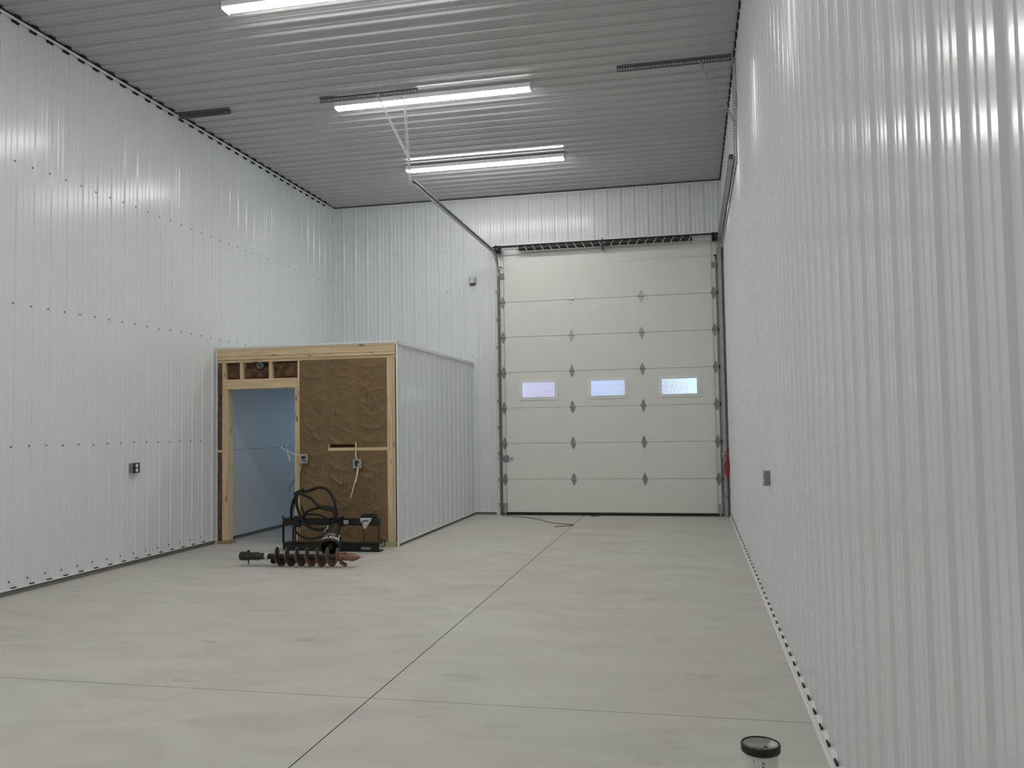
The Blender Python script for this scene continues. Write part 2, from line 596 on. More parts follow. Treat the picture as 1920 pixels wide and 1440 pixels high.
# right wall
mb = MB()
ph_r = (-11.494 + 0.018 - YF) % PRW
sheet(mb, (XR, YF, 0.0), (0, 1, 0), (0, 0, 1), (-1, 0, 0), YB + 0.3 - YF, H, ph_r, PRW)
struct(mb.build('wall_right', ['steel', 'screw']), 'long white ribbed steel wall right of the overhead door')
# back wall with the door opening and the office window
mb = MB()
rib0 = -0.185
def back(x0, x1, z0, z1):
    sheet(mb, (x0, YB, z0), (1, 0, 0), (0, 0, 1), (0, -1, 0), x1 - x0, z1 - z0, (rib0 - x0) % PB, PB)
WX0, WX1, WZ0, WZ1 = -2.3, -1.2, 1.0, 2.1
back(XL, WX0, 0.05, H); back(WX0, WX1, 0.05, WZ0); back(WX0, WX1, WZ1, H); back(WX1, -0.11, 0.05, H)
back(-0.11, XR, 4.63, H)
mb.box((XL, YB, 0), (-0.11, YB + 0.08, 0.05), 0)
for z in (1.39, 2.75, 3.90, 4.62):
    screws(mb, [(x, YB, z) for x in frange(rib0 - 13 * PB + 0.13, -0.15, PB) if x > XL + 0.05 and (x > OX + 0.05 or z > 2.7)], (0, -1, 0), 1, 0.007)
struct(mb.build('wall_back', ['steel', 'screw']), 'white ribbed steel end wall around the overhead door')
# wall behind the camera
mb = MB()
sheet(mb, (XL, YF, 0), (1, 0, 0), (0, 0, 1), (0, 1, 0), XR - XL, H, 0.1, PB)
struct(mb.build('wall_front', ['steel']), 'white ribbed steel wall at the near end')
# ceiling: ribs run across the room
mb = MB()
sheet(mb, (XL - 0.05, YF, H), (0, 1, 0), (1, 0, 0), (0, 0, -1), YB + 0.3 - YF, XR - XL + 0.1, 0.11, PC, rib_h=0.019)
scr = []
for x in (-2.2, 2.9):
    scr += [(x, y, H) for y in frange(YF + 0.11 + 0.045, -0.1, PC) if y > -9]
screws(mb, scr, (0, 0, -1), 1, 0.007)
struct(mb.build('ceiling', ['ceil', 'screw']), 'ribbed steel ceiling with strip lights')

# ceiling edge trims: white lip with dark blocks painted in for the shade in rib mouths
def edge_trim(name, a, b, out, ribs, along, lab):
    """lip between points a and b; out = direction into the room; dark blocks paint the shaded mouths at rib positions."""
    mb = MB()
    a, b, out = Vector(a), Vector(b), Vector(out)
    d = (b - a).normalized()
    lo = lambda p, u, z: p + out * u + Vector((0, 0, z))
    for (u0, u1, z0, z1) in ((0, 0.034, -0.030, -0.018), (0.026, 0.034, -0.055, -0.018)):
        mb.prism([lo(a, u0, z0), lo(a, u1, z0), lo(a, u1, z1), lo(a, u0, z1)], b - a, 0)
    for r_ in ribs:
        p = a + d * r_
        for (w_, u0, u1, z0, z1) in ((0.075, 0.001, 0.024, -0.072, -0.050), (0.10, 0.034, 0.050, -0.0225, -0.002)):
            mb.prism([lo(p, u0, z0), lo(p, u1, z0), lo(p, u1, z1), lo(p, u0, z1)], d * w_, 1)
    struct(mb.build(name, ['trim', 'gap']), lab)
edge_trim('trim_1', (XL, -13, H), (XL, YB, H), (1, 0, 0), [(-7.241 - 0.11 + 13) % PL + k * PL for k in range(57)], 1, 'white edge trim where left wall meets ceiling')
edge_trim('trim_2', (XL, YB, H), (XR, YB, H), (0, -1, 0), [], 0, 'white edge trim where end wall meets ceiling')
# right wall / ceiling: no lip, only dark blocks standing in for the shaded scalloped mouths
mb = MB()
mb.box((XR - 0.022, YF, H - 0.05), (XR, YB, H - 0.012), 0)
for k in range(80):
    y = -11.476 + (k - 20) * PRW
    if -16 < y < 0: mb.box((XR - 0.040, y - 0.05, H - 0.050), (XR - 0.020, y + 0.06, H - 0.020), 1)
struct(mb.build('trim_3', ['trim', 'gap']), 'edge trim where right wall meets ceiling')
mb = MB()
mb.box((XL + 0.001, YB - 0.03, OH), (XL + 0.028, YB - 0.001, H - 0.05), 0)
struct(mb.build('trim_4', 'trim'), 'white corner trim between left and end walls')

# baseboards
mb = MB()
mb.box((XL, YF, 0), (XL + 0.012, OY, 0.050), 0)
mb.box((XL, YF, 0.050), (XL + 0.026, OY, 0.062), 1)
for k in range(60):
    y = -7.241 + (k - 30) * PL
    if -13 < y < OY - 0.1: mb.box((XL + 0.012, y - 0.03, 0.0622), (XL + 0.024, y + 0.03, 0.072), 2)  # dark blocks paint the shade where ribs open above the trim
struct(mb.build('baseboard_left', ['base', 'trim', 'gap']), 'grey grade board under white drip trim of left wall')
mb = MB()
mb.prism([(XR - 0.030, YF, 0), (XR, YF, 0), (XR, YF, 0.058), (XR - 0.0225, YF, 0.058), (XR - 0.0225, YF, 0.012), (XR - 0.030, YF, 0.012)], (0, YB - YF, 0), 0)
for k in range(90):
    y = -11.476 + (k - 25) * PRW
    if -16 < y < 0: mb.box((XR - 0.0235, y - 0.032, 0.057), (XR - 0.016, y + 0.032, 0.069), 1)  # solid dark blocks in place of shade inside the rib mouths
struct(mb.build('baseboard_right', ['trim', 'gap']), 'thin white base trim with rib mouths painted dark on right wall')
mb = MB()
mb.box((OX, YB - 0.012, 0), (-0.11, YB, 0.045), 0)
mb.box((OX, YB - 0.022, 0.045), (-0.11, YB, 0.055), 1)
struct(mb.build('baseboard_back', ['base', 'trim']), 'grey grade board between office and overhead door')

# flat trim around the door opening
mb = MB()
mb.box((-0.11, 0.045, 0), (0.0, 0.14, 4.63), 0)
mb.box((-0.118, 0.030, 0), (-0.104, 0.10, 4.63), 0)
mb.box((0.0, 0.052, 4.24), (XR, 0.14, 4.63), 1)
mb.box((-0.118, -0.012, 4.652), (XR, 0.06, 4.680), 0)
mb.box((-0.118, 0.000, 4.640), (XR, 0.05, 4.652), 2)  # dark strip painted as the shadow line under the lip
mb.box((-0.118, 0.052, 4.625), (XR, 0.14, 4.66), 1)
mb.box((3.630, 0.052, 0), (XR, 0.14, 4.3), 0)
mb.box((0.0, 0.052, 0), (0.030, 0.14, 4.3), 0)
struct(mb.build('trim_5', ['trim', 'header', 'gap']), 'flat white jamb and header trim around the overhead door')

# ---------------------------------------------------------------- overhead door
door = thing('door_1', 'white sectional overhead door with three small windows and zinc hinges', 'door', (1.829, 0, 0))
del door['category']
door['kind'] = 'structure'
SH = 0.6096
DW0, DW1 = 0.008, 3.650
wins = [(0.655, 2.135), (1.838, 2.135), (3.016, 2.135)]
hw, hh = 0.335, 0.175
for k in range(7):
    mb = MB()
    z0, z1 = k * SH + 0.0045, (k + 1) * SH - 0.0005
    if k == 0: z0 = 0.052
    if k == 3:
        xs = [DW0]
        for (cx, cz) in wins: xs += [cx - hw + 0.02, cx + hw - 0.02]
        xs.append(DW1)
        for i in range(0, len(xs), 2): mb.box((xs[i], 0, z0), (xs[i + 1], 0.05, z1))
        for (cx, cz) in wins:
            mb.box((cx - hw + 0.02, 0, z0), (cx + hw - 0.02, 0.05, cz - hh + 0.02))
            mb.box((cx - hw + 0.02, 0, cz + hh - 0.02), (cx + hw - 0.02, 0.05, z1))
    else:
        mb.bevel_box((DW0, 0, z0), (DW1, 0.05, z1), 0.003)
    if k: mb.box((DW0 + 0.004, 0.020, k * SH - 0.03), (DW1 - 0.004, 0.046, k * SH + 0.03))
    mb.build('door_section', 'door', door)
mb = MB(); mb.box((DW0, 0.006, 0.0), (DW1, 0.046, 0.052)); mb.build('bottom_seal', 'rubber', door)
# windows of the door
proto = None
for (cx, cz) in wins:
    mb = MB()
    y0 = -0.012
    a, b = hw, hh                 # outer half sizes
    c, d = hw - 0.045, hh - 0.042  # opening half sizes
    for (lo, hi) in (((-a, -b), (a, -d)), ((-a, d), (a, b)), ((-a, -d), (-c, d)), ((c, -d), (a, d))):
        mb.box((cx + lo[0], y0, cz + lo[1]), (cx + hi[0], 0.058, cz + hi[1]))
    for sgn in (-1, 1):            # raised inner bead
        mb.box((cx - c - 0.010, y0 - 0.006, cz + sgn * d - 0.007), (cx + c + 0.010, y0 + 0.034, cz + sgn * d + 0.007), 1)
        mb.box((cx + sgn * c - 0.007, y0 - 0.006, cz - d), (cx + sgn * c + 0.007, y0 + 0.034, cz + d), 1)
    wf = mb.build('window_frame', ['trim', 'trim'], door)
    mb = MB(); mb.box((cx - c - 0.01, 0.022, cz - d - 0.01), (cx + c + 0.01, 0.028, cz + d + 0.01))
    mb.build('pane', 'glass', wf, label='pebbled obscure glass pane')
# hinges
def hinge_mesh(mb, end):
    def leaf(sg):
        return [(-0.043, 0, sg * 0.006), (0.043, 0, sg * 0.006), (0.036, 0, sg * 0.030), (0.010, 0, sg * 0.100), (-0.010, 0, sg * 0.100), (-0.036, 0, sg * 0.030)]
    for sg in (1, -1):
        mb.prism([(x, y - 0.002, z) for (x, y, z) in leaf(sg)], (0, -0.004, 0))
        mb.lathe([(0, 0.008), (0.006, 0.008), (0.009, 0.004)], (0, -0.006, sg * 0.055), (0, -1, 0), 8, 0, True, False)
    mb.cyl((-0.046, -0.014, 0), (0.046, -0.014, 0), 0.010, 10)
    mb.box((-0.030, -0.030, -0.004), (0.030, -0.004, 0.004))
HX = [0.05, 0.05 + 3.558 / 3, 0.05 + 3.558 * 2 / 3, 3.608]
def hinge_at(mesh_name, src, x, z):
    o = src.copy(); COL.objects.link(o); o.parent = door
    o.location = Vector((x, 0, z)) - door.location
    return o
mb = MB(); hinge_mesh(mb, False)
h0 = mb.build('hinge', 'hinge'); h0.parent = door
mb = MB(); mb.cyl((0, 0, 0), (0.058, 0, 0), 0.006, 8, 0); mb.cyl((0.044, 0, 0), (0.062, 0, 0), 0.022, 12, 1)
r0 = mb.build('roller', ['chrome', 'rubber'])
first = True
for k in range(1, 7):
    for i, x in enumerate(HX):
        if first: h = h0; h.location = Vector((x, 0, SH * k)) - door.location; first = False
        else: h = hinge_at('hinge', h0, x, SH * k)
        if i in (0, 3):
            if k == 1 and i == 0: r_ = r0
            else: r_ = r0.copy(); COL.objects.link(r_)
            r_.parent = h
            r_.location = (0.01 if i == 3 else -0.01, -0.030, 0)
            r_.rotation_euler = (0, 0, pi if i == 0 else 0)
# top and bottom corner brackets
for (x, s_) in ((0.045, -1), (3.622, 1)):
    mb = MB()
    mb.box((x - 0.040, -0.006, 4.065), (x + 0.040, 0, 4.165))
    mb.box((x - 0.036, -0.045, 4.085), (x + 0.036, -0.006, 4.097))
    mb.box((x - 0.036, -0.045, 4.110), (x + 0.036, -0.006, 4.122))
    mb.box((x - 0.036, -0.040, 4.150), (x + 0.036, -0.006, 4.158))
    if s_ < 0: mb.cyl((x - 0.030, -0.03, 4.15), (x - 0.030, -0.03, 4.24), 0.006, 8)
    mb.build('top_bracket', 'galv', door)
    mb = MB()
    mb.box((x - 0.035, -0.006, 0.045), (x + 0.040, 0, 0.205))
    mb.box((x - 0.035 if s_ < 0 else x + 0.034, -0.05, 0.045), (x - 0.029 if s_ < 0 else x + 0.040, 0, 0.205))
    mb.cyl((x, -0.006, 0.08), (x, -0.016, 0.08), 0.012, 8)
    mb.cyl((x, -0.006, 0.17), (x, -0.016, 0.17), 0.012, 8)
    mb.box((x - 0.012, -0.02, 0.0), (x + 0.012, -0.008, 0.05))
    mb.build('bottom_bracket', 'galv', door)
mb = MB()
mb.bevel_box((0.030, -0.035, 0.915), (0.120, -0.001, 1.020), 0.008)
mb.cyl((0.06, -0.036, 0.94), (0.06, -0.042, 0.94), 0.010, 8)
mb.cyl((0.09, -0.036, 0.995), (0.09, -0.042, 0.995), 0.010, 8)
lk = mb.build('slide_lock', 'ebox', door)
mb = MB(); mb.box((-0.06, -0.022, 0.955), (0.185, -0.010, 0.980)); mb.box((0.168, -0.050, 0.948), (0.190, -0.010, 0.988))
mb.build('bolt', 'galv', lk)

# ---------------------------------------------------------------- door tracks
TZ, TR, TY, TE = 4.485, 0.36, -0.045, -4.53
def track_path():
    pts = [(TY, 0.0, (1, 0))]
    pts = []
    for z in (0.005, 1.0, 2.0, 3.0, TZ - TR): pts.append((TY, z, (-1, 0)))       # (y, z), inward normal
    for k in range(1, 11):
        a = k / 10 * pi / 2
        pts.append((TY - TR + TR * cos(a), TZ - TR + TR * sin(a), (-cos(a), -sin(a))))
    for y in (-2.0, -3.5, TE): pts.append((y, TZ, (0, -1)))
    return pts
def sweep_c(mb, x, sgn, path):
    # C section: web on the outer side, lips towards the door
    w2, dp, t = 0.030, 0.034 if sgn > 0 else 0.050, 0.003
    sec = [(0, -w2), (dp, -w2), (dp, -w2 + 0.010), (dp - t, -w2 + 0.010), (dp - t, -w2 + t), (t, -w2 + t), (t, w2 - t), (dp - t, w2 - t), (dp - t, w2 - 0.010), (dp, w2 - 0.010), (dp, w2), (0, w2)]
    v, f = [], []
    n = len(sec)
    for (y, z, nn) in path:
        for (a, b) in sec:
            v.append((x + sgn * a, y + nn[0] * b, z + nn[1] * b))
    for i in range(len(path) - 1):
        for k in range(n):
            k2 = (k + 1) % n
            f.append((i * n + k, i * n + k2, (i + 1) * n + k2, (i + 1) * n + k))
    f.append(tuple(range(n))[::-1]); f.append(tuple(range((len(path) - 1) * n, len(path) * n)))
    mb.add(v, f); mb.fix = True
for (x, sgn, lab) in ((-0.032, 1, 'galvanized door track curving overhead from the left jamb'), (3.738, -1, 'galvanized door track curving overhead against the right wall')):
    t = thing('door_track', lab, 'track', (x, -0.045, 0), 'overhead door tracks')
    P = track_path()
    mb = MB(); sweep_c(mb, x, sgn, P[:5]); mb.build('vertical_rail', 'galv_dark' if sgn > 0 else 'galv', t)  # left rail gets darker steel to stand for the shade in its channel
    mb = MB(); sweep_c(mb, x, sgn, P[4:15]); mb.build('curved_rail', 'galv', t)
    mb = MB(); sweep_c(mb, x, sgn, P[14:]); mb.build('horizontal_rail', 'galv', t)
    # stiffening angle along the top of the overhead run
    mb = MB()
    xa = x - sgn * 0.002
    mb.box((min(xa, xa - sgn * 0.003), TE + 0.12, TZ - 0.005), (max(xa, xa - sgn * 0.003), -0.42, TZ + 0.045))
    mb.box((min(xa, xa - sgn * 0.030), TE + 0.12, TZ + 0.042), (max(xa, xa - sgn * 0.030), -0.42, TZ + 0.045))
    mb.build('stiffening_angle', 'galv_dark', t)
    if sgn > 0:
        for z in (0.18, 0.60, 1.05, 1.50, 1.95, 2.40, 2.88, 3.36, 3.84):
            mb = MB()
            mb.box((-0.070, -0.006, z - 0.026), (-0.034, 0.000, z + 0.026))
            mb.box((-0.039, -0.035, z - 0.024), (-0.0325, 0.044, z + 0.024))
            mb.build('track_bracket', 'ebox', t)
    else:
        mb = MB()
        mb.box((3.668, 0.036, 0.0), (3.772, 0.046, 4.42))
        mb.box((3.7385, -0.06, 0.0), (3.742, 0.036, 4.42))
        for z in (0.3, 0.9, 1.5, 2.1, 2.7, 3.3, 3.9): mb.cyl((3.757, 0.036, z), (3.757, 0.028, z), 0.008, 8)
        mb.build('wall_angle', 'galv', t)

# ---------------------------------------------------------------- perforated hangers
def perf_strip(mb, a, b, wdir, width, t, pitch=0.030, rows=1):
    """strip from a to b, width along wdir, with one row of punched slots."""
    a, b, wd = Vector(a), Vector(b), Vector(wdir).normalized()
    d = (b - a); L = d.length; d.normalize()
    n = d.cross(wd).normalized() * t
    def slab(s0, s1, w0, w1):
        p = [a + d * s0 + wd * w0, a + d * s1 + wd * w0, a + d * s1 + wd * w1, a + d * s0 + wd * w1]
        mb.prism(p, n)
    slab(0, L, 0, width * 0.30)
    slab(0, L, width * 0.70, width)
    s_ = 0
    while s_ < L:
        slab(s_, min(L, s_ + pitch * 0.48), width * 0.30, width * 0.70)
        s_ += pitch
def angle_hanger(name, lab, x0, x1, xv, xb, zb, yv, inner):
    t = thing(name, lab, 'hanger', (xv, yv, H), 'perforated track hangers')
    mb = MB()
    zt = H - 0.0205
    mb.box((x0, -4.80, zt - 0.004), (x1, -4.745, zt))
    perf_strip(mb, (x0, -4.745, zt), (x1, -4.745, zt), (0, 0, -1), 0.055, 0.003)
    mb.build('ceiling_angle', 'galv_dark', t)
    mb = MB()
    perf_strip(mb, (xv, -4.742, zt - 0.02), (xv, yv, TZ - 0.03), (inner, 0, 0), 0.036, 0.003)
    perf_strip(mb, (xv, -4.738, zt - 0.02), (xv, yv + 0.004, TZ - 0.03), (0, 1, 0), 0.030, 0.003)
    mb.build('drop_angle', 'galv', t)
    mb = MB()
    perf_strip(mb, (xb, -4.748, zt - 0.03), (xv + inner * 0.02, -4.62, zb), (0.7, 0, 0.38), 0.030, 0.003)
    mb.build('diagonal_brace', 'galv', t)
angle_hanger('track_hanger', 'perforated steel hanger holding the free end of the left door track', -1.125, 0.125, -0.0705, -0.40, 4.74, -4.53, 1)
angle_hanger('track_hanger', 'perforated steel hanger beside the right wall holding the door track', 2.48, 3.735, 3.778, 3.378, 4.80, -4.53, -1)
# short plain angle at the left wall
mb = MB()
zt = H - 0.0205
mb.box((-3.075, -4.76, zt - 0.004), (-2.352, -4.70, zt)); mb.box((-3.075, -4.704, zt - 0.055), (-2.352, -4.70, zt))
tag(mb.build('steel_angle', 'galv_dark'), 'short plain steel angle screwed to the ceiling beside the left wall', 'bracket')

# ---------------------------------------------------------------- torsion spring assembly
ts = thing('torsion_spring_assembly', 'torsion shaft with two black white-striped springs above the overhead door', 'spring', (1.8, -0.05, 4.56))
SY, SZ = -0.095, 4.565
mb = MB(); mb.cyl((-0.16, SY, SZ), (3.74, SY, SZ), 0.013, 12); mb.build('shaft', 'galv', ts)
for (xa, xb, mt) in ((0.36, 1.79, 'spring_a'), (1.825, 3.285, 'spring_b')):
    mb = MB()
    prof = [(0, 0.02)]
    L = xb - xa
    n = 110
    for i in range(n):
        s0 = i / n * L
        prof += [(s0 + 0.001, 0.041), (s0 + L / n * 0.5, 0.046), (s0 + L / n - 0.001, 0.041)]
    prof.append((L, 0.02))
    mb.lathe(prof, (xa, SY, SZ), (1, 0, 0), 20)
    mb.build('spring', mt, ts)
    mb = MB()
    xc = xa - 0.03 if xa < 1 else xb - 0.01
    mb.lathe([(0, 0.022), (0.005, 0.036), (0.035, 0.044), (0.04, 0.03)], (xc, SY, SZ), (1, 0, 0), 16)
    mb.build('winding_cone', 'galv', ts)
for x in (-0.045, 3.600):
    mb = MB(); mb.lathe([(0, 0.03), (0.002, 0.084), (0.012, 0.086), (0.016, 0.076), (0.088, 0.070), (0.094, 0.082), (0.10, 0.03)], (x, SY, SZ), (1, 0, 0), 28)
    mb.build('cable_drum', 'black', ts)
mb = MB()
mb.prism([(1.801, -0.13, 4.66), (1.801, 0.020, 4.66), (1.801, 0.020, 4.46), (1.801, -0.06, 4.46), (1.801, -0.135, 4.52)], (0.012, 0, 0))
mb.cyl((1.795, SY, SZ), (1.820, SY, SZ), 0.035, 14)
mb.build('centre_bracket', 'black', ts)
for (x, s_) in ((-0.098, 1), (3.716, -1)):
    mb = MB()
    mb.box((x, -0.12, 4.50), (x + 0.006, 0.020, 4.61)); mb.box((x - 0.004, 0.014, 4.48), (x + 0.03, 0.020, 4.61))
    mb.build('end_bracket', 'galv', ts)
for x in (0.075, 3.585):
    mb = MB(); mb.tube([(x, -0.02, 4.56), (x, -0.018, 4.3), (x, -0.016, 2.0), (x, -0.014, 0.09)], 0.0025, 6, 0, 2)
    mb.build('lift_cable', 'galv_dark', ts)

# ---------------------------------------------------------------- LED strip lights
def make_light():
    t = thing('ceiling_light', '', 'light', (0.225, -1.92, H - 0.0205), 'LED strip lights on the ceiling')
    x0, x1, y, z = -0.995, 1.450, -1.92, H - 0.0205
    mb = MB()
    mb.prism([(x0, y - 0.062, z), (x0, y + 0.062, z), (x0, y + 0.062, z - 0.055), (x0, y - 0.062, z - 0.055)], (x1 - x0, 0, 0))
    mb.build('housing', 'housing', t)
    mb = MB()
    sec = [(x0 + 0.012, y + 0.058 * cos(a), z - 0.0555 - 0.030 * sin(a)) for a in [pi * k / 10 for k in range(11)]]
    mb.prism(sec, (x1 - x0 - 0.024, 0, 0))
    mb.build('diffuser', 'lens', t)
    for (xa, xb) in ((x0 - 0.008, x0), (x1, x1 + 0.008)):
        mb = MB(); mb.box((xa, y - 0.067, z - 0.078), (xb, y + 0.067, z)); mb.build('end_cap', 'housing', t)
    return t
lab = ['white LED strip light on the ceiling closest to the overhead door',
       'white LED strip light on the ceiling behind the perforated angle',
       'white LED strip light cut by the top edge of the picture',
       'white LED strip light above the camera', 'white LED strip light behind the camera', 'white LED strip light by the near end wall']
L0 = make_light()
for i, y in enumerate((-1.92, -4.545, -7.07, -9.70, -12.33, -14.96)):
    o = L0 if i == 0 else copy_tree(L0)
    o.location.y = y
    o['label'] = lab[i]

# ---------------------------------------------------------------- office enclosure (setting)
mb = MB()
sheet(mb, (OX, OY + 0.02, 0.045), (0, 1, 0), (0, 0, 1), (1, 0, 0), YB - OY - 0.02, 2.585, (-3.697 - OY) % 0.25, 0.25, thick=0.02, rib_h=0.018)
screws(mb, [(OX, -3.63 + 0.25 * k, 1.25) for k in range(15)] + [(OX, -3.63 + 0.25 * k, 0.13) for k in range(15)], (1, 0, 0), 1, 0.006)
mb.box((OX - 0.13, OY + 0.16, 0.0), (OX - 0.021, YB, 2.50), 2)
struct(mb.build('wall_office', ['steel', 'screw', 'board']), 'white ribbed steel side wall of the small office')
mb = MB()
mb.box((OX - 0.02, OY + 0.02, 0.0), (OX + 0.006, YB, 0.036), 0)
mb.box((OX - 0.02, OY + 0.005, 0.036), (OX + 0.024, YB, 0.046), 1)
struct(mb.build('baseboard_office', ['base', 'trim']), 'grey grade board under the office side wall')
mb = MB()
mb.box((OX - 0.02, OY - 0.004, 2.606), (OX + 0.026, YB, 2.642), 0)       # cap along side wall
mb.box((XL + 0.026, OY - 0.012, 2.626), (OX + 0.026, OY + 0.03, 2.650), 0)   # cap along front
mb.box((OX + 0.004, OY - 0.006, 0.0), (OX + 0.026, OY + 0.022, 2.61), 0)  # corner trim
mb.box((OX - 0.015, OY + 0.016, 0.0), (OX + 0.004, OY + 0.0195, 2.61), 1)     # dark strip painted for the shaded gap beside the corner trim
mb.box((XL + 0.022, OY - 0.010, 0.0), (XL + 0.040, OY + 0.03, 2.63), 0)      # trim against left wall
struct(mb.build('trim_6', ['trim', 'gap']), 'white cap and corner trim of the small office')
mb = MB()
mb.box((XL, OY + 0.15, 2.40), (OX - 0.021, YB, 2.605), 0)
struct(mb.build('ceiling_office', 'board'), 'white board ceiling inside the small office')
mb = MB()
mb.box((XL + 0.022, OY + 0.15, 0.05), (XL + 0.040, YB, 1.243), 0)
mb.box((XL + 0.022, OY + 0.15, 1.247), (XL + 0.040, YB, 2.40), 0)
mb.box((XL + 0.022, OY + 0.15, 0.0), (XL + 0.030, YB, 0.05), 1)
mb.box((XL + 0.020, OY + 0.15, 0.0), (XL + 0.026, YB, 2.40), 2)
struct(mb.build('wall_office_interior', ['board', 'base', 'gap']), 'white boarded wall seen through the office doorway')
win = thing('window_1', 'office window in the end wall', 'window', (-1.75, YB, 1.55)); del win['category']; win['kind'] = 'structure'
mb = MB()
for (lo, hi) in (((WX0, WZ0), (WX1, WZ0 + 0.05)), ((WX0, WZ1 - 0.05), (WX1, WZ1)), ((WX0, WZ0 + 0.05), (WX0 + 0.05, WZ1 - 0.05)), ((WX1 - 0.05, WZ0 + 0.05), (WX1, WZ1 - 0.05))):
    mb.box((lo[0], YB - 0.02, lo[1]), (hi[0], YB + 0.09, hi[1]))
mb.build('window_frame', 'trim', win)
mb = MB(); mb.box((WX0 + 0.05, YB + 0.03, WZ0 + 0.05), (WX1 - 0.05, YB + 0.036, WZ1 - 0.05)); mb.build('pane', 'clear', win)

# ---------------------------------------------------------------- framed front wall of the office
fw = thing('stud_wall', 'unfinished office front of pine studs and brown kraft insulation with open doorway', 'wall', (-1.8, OY, 0))
D = 0.14
def stick(name, lo, hi, axis, mt='pine', parent=None, **k):
    mb = MB(); mb.box(lo, hi, 0, axis); return mb.build(name, mt, parent or fw, **k)
stick('rim_board', (-3.068, OY, 2.513), (-0.527, OY + D, 2.618), 0)
stick('top_plate', (-3.068, OY - 0.004, 2.470), (-0.527, OY + D, 2.508), 0)
stick('top_plate', (-3.068, OY + 0.010, 2.432), (-0.527, OY + D, 2.467), 0)
stick('stud', (-2.995, OY, 0.045), (-2.957, OY + D, 2.430), 2)                 # king stud
stick('stud', (-2.956, OY, 0.045), (-2.915, OY + D, 2.072), 2)                 # trimmer
stick('stud', (-1.932, OY, 0.045), (-1.897, OY + D, 2.072), 2)
stick('stud', (-1.894, OY + 0.004, 0.045), (-1.862, OY + D, 2.430), 2)
stick('door_header', (-2.955, OY - 0.003, 2.074), (-1.897, OY + D, 2.205), 0)
stick('cripple_stud', (-2.735, OY + 0.004, 2.207), (-2.697, OY + D, 2.430), 2)
stick('cripple_stud', (-2.310, OY + 0.004, 2.207), (-2.270, OY + D, 2.430), 2)
stick('stud', (-1.490, OY + 0.016, 0.075), (-1.452, OY + D, 2.430), 2)
stick('stud', (-1.084, OY + 0.016, 0.075), (-1.046, OY + D, 2.430), 2)
stick('stud', (-0.640, OY, 0.062), (-0.566, OY + D, 2.430), 2)                 # corner studs
stick('stud', (-0.564, OY + 0.006, 0.062), (-0.534, OY + D, 2.430), 2)
stick('blocking', (-1.450, OY - 0.006, 1.232), (-1.086, OY + D, 1.272), 0)
stick('blocking', (-1.084, OY - 0.008, 1.232), (-0.642, OY + D, 1.272), 0)
stick('blocking', (-3.068, OY + 0.004, 1.222), (-2.997, OY + D, 1.256), 0)
stick('sole_plate', (-3.085, OY - 0.006, 0.0), (-2.880, OY + D, 0.043), 0, 'pine_brown')
stick('sole_plate', (-1.932, OY - 0.004, 0.0), (-0.527, OY + D, 0.060), 0, 'treated')
mb = MB(); mb.box((-1.861, OY + D - 0.012, 0.06), (-0.53, OY + D + 0.01, 2.43)); mb.box((-3.07, OY + D - 0.012, 2.075), (-1.861, OY + D + 0.01, 2.43)); mb.box((-3.07, OY + D - 0.012, 0.0), (-2.957, OY + D + 0.01, 2.43))
mb.build('inner_board', 'board', fw)

def hash2(i, j, s=0):
    return math.modf(abs(math.sin(i * 127.1 + j * 311.7 + s * 74.7) * 43758.5453))[0]
def vnoise(x, y, s=0):
    i, j = math.floor(x), math.floor(y); u, v = x - i, y - j
    u = u * u * (3 - 2 * u); v = v * v * (3 - 2 * v)
    return (hash2(i, j, s) * (1 - u) + hash2(i + 1, j, s) * u) * (1 - v) + (hash2(i, j + 1, s) * (1 - u) + hash2(i + 1, j + 1, s) * u) * v

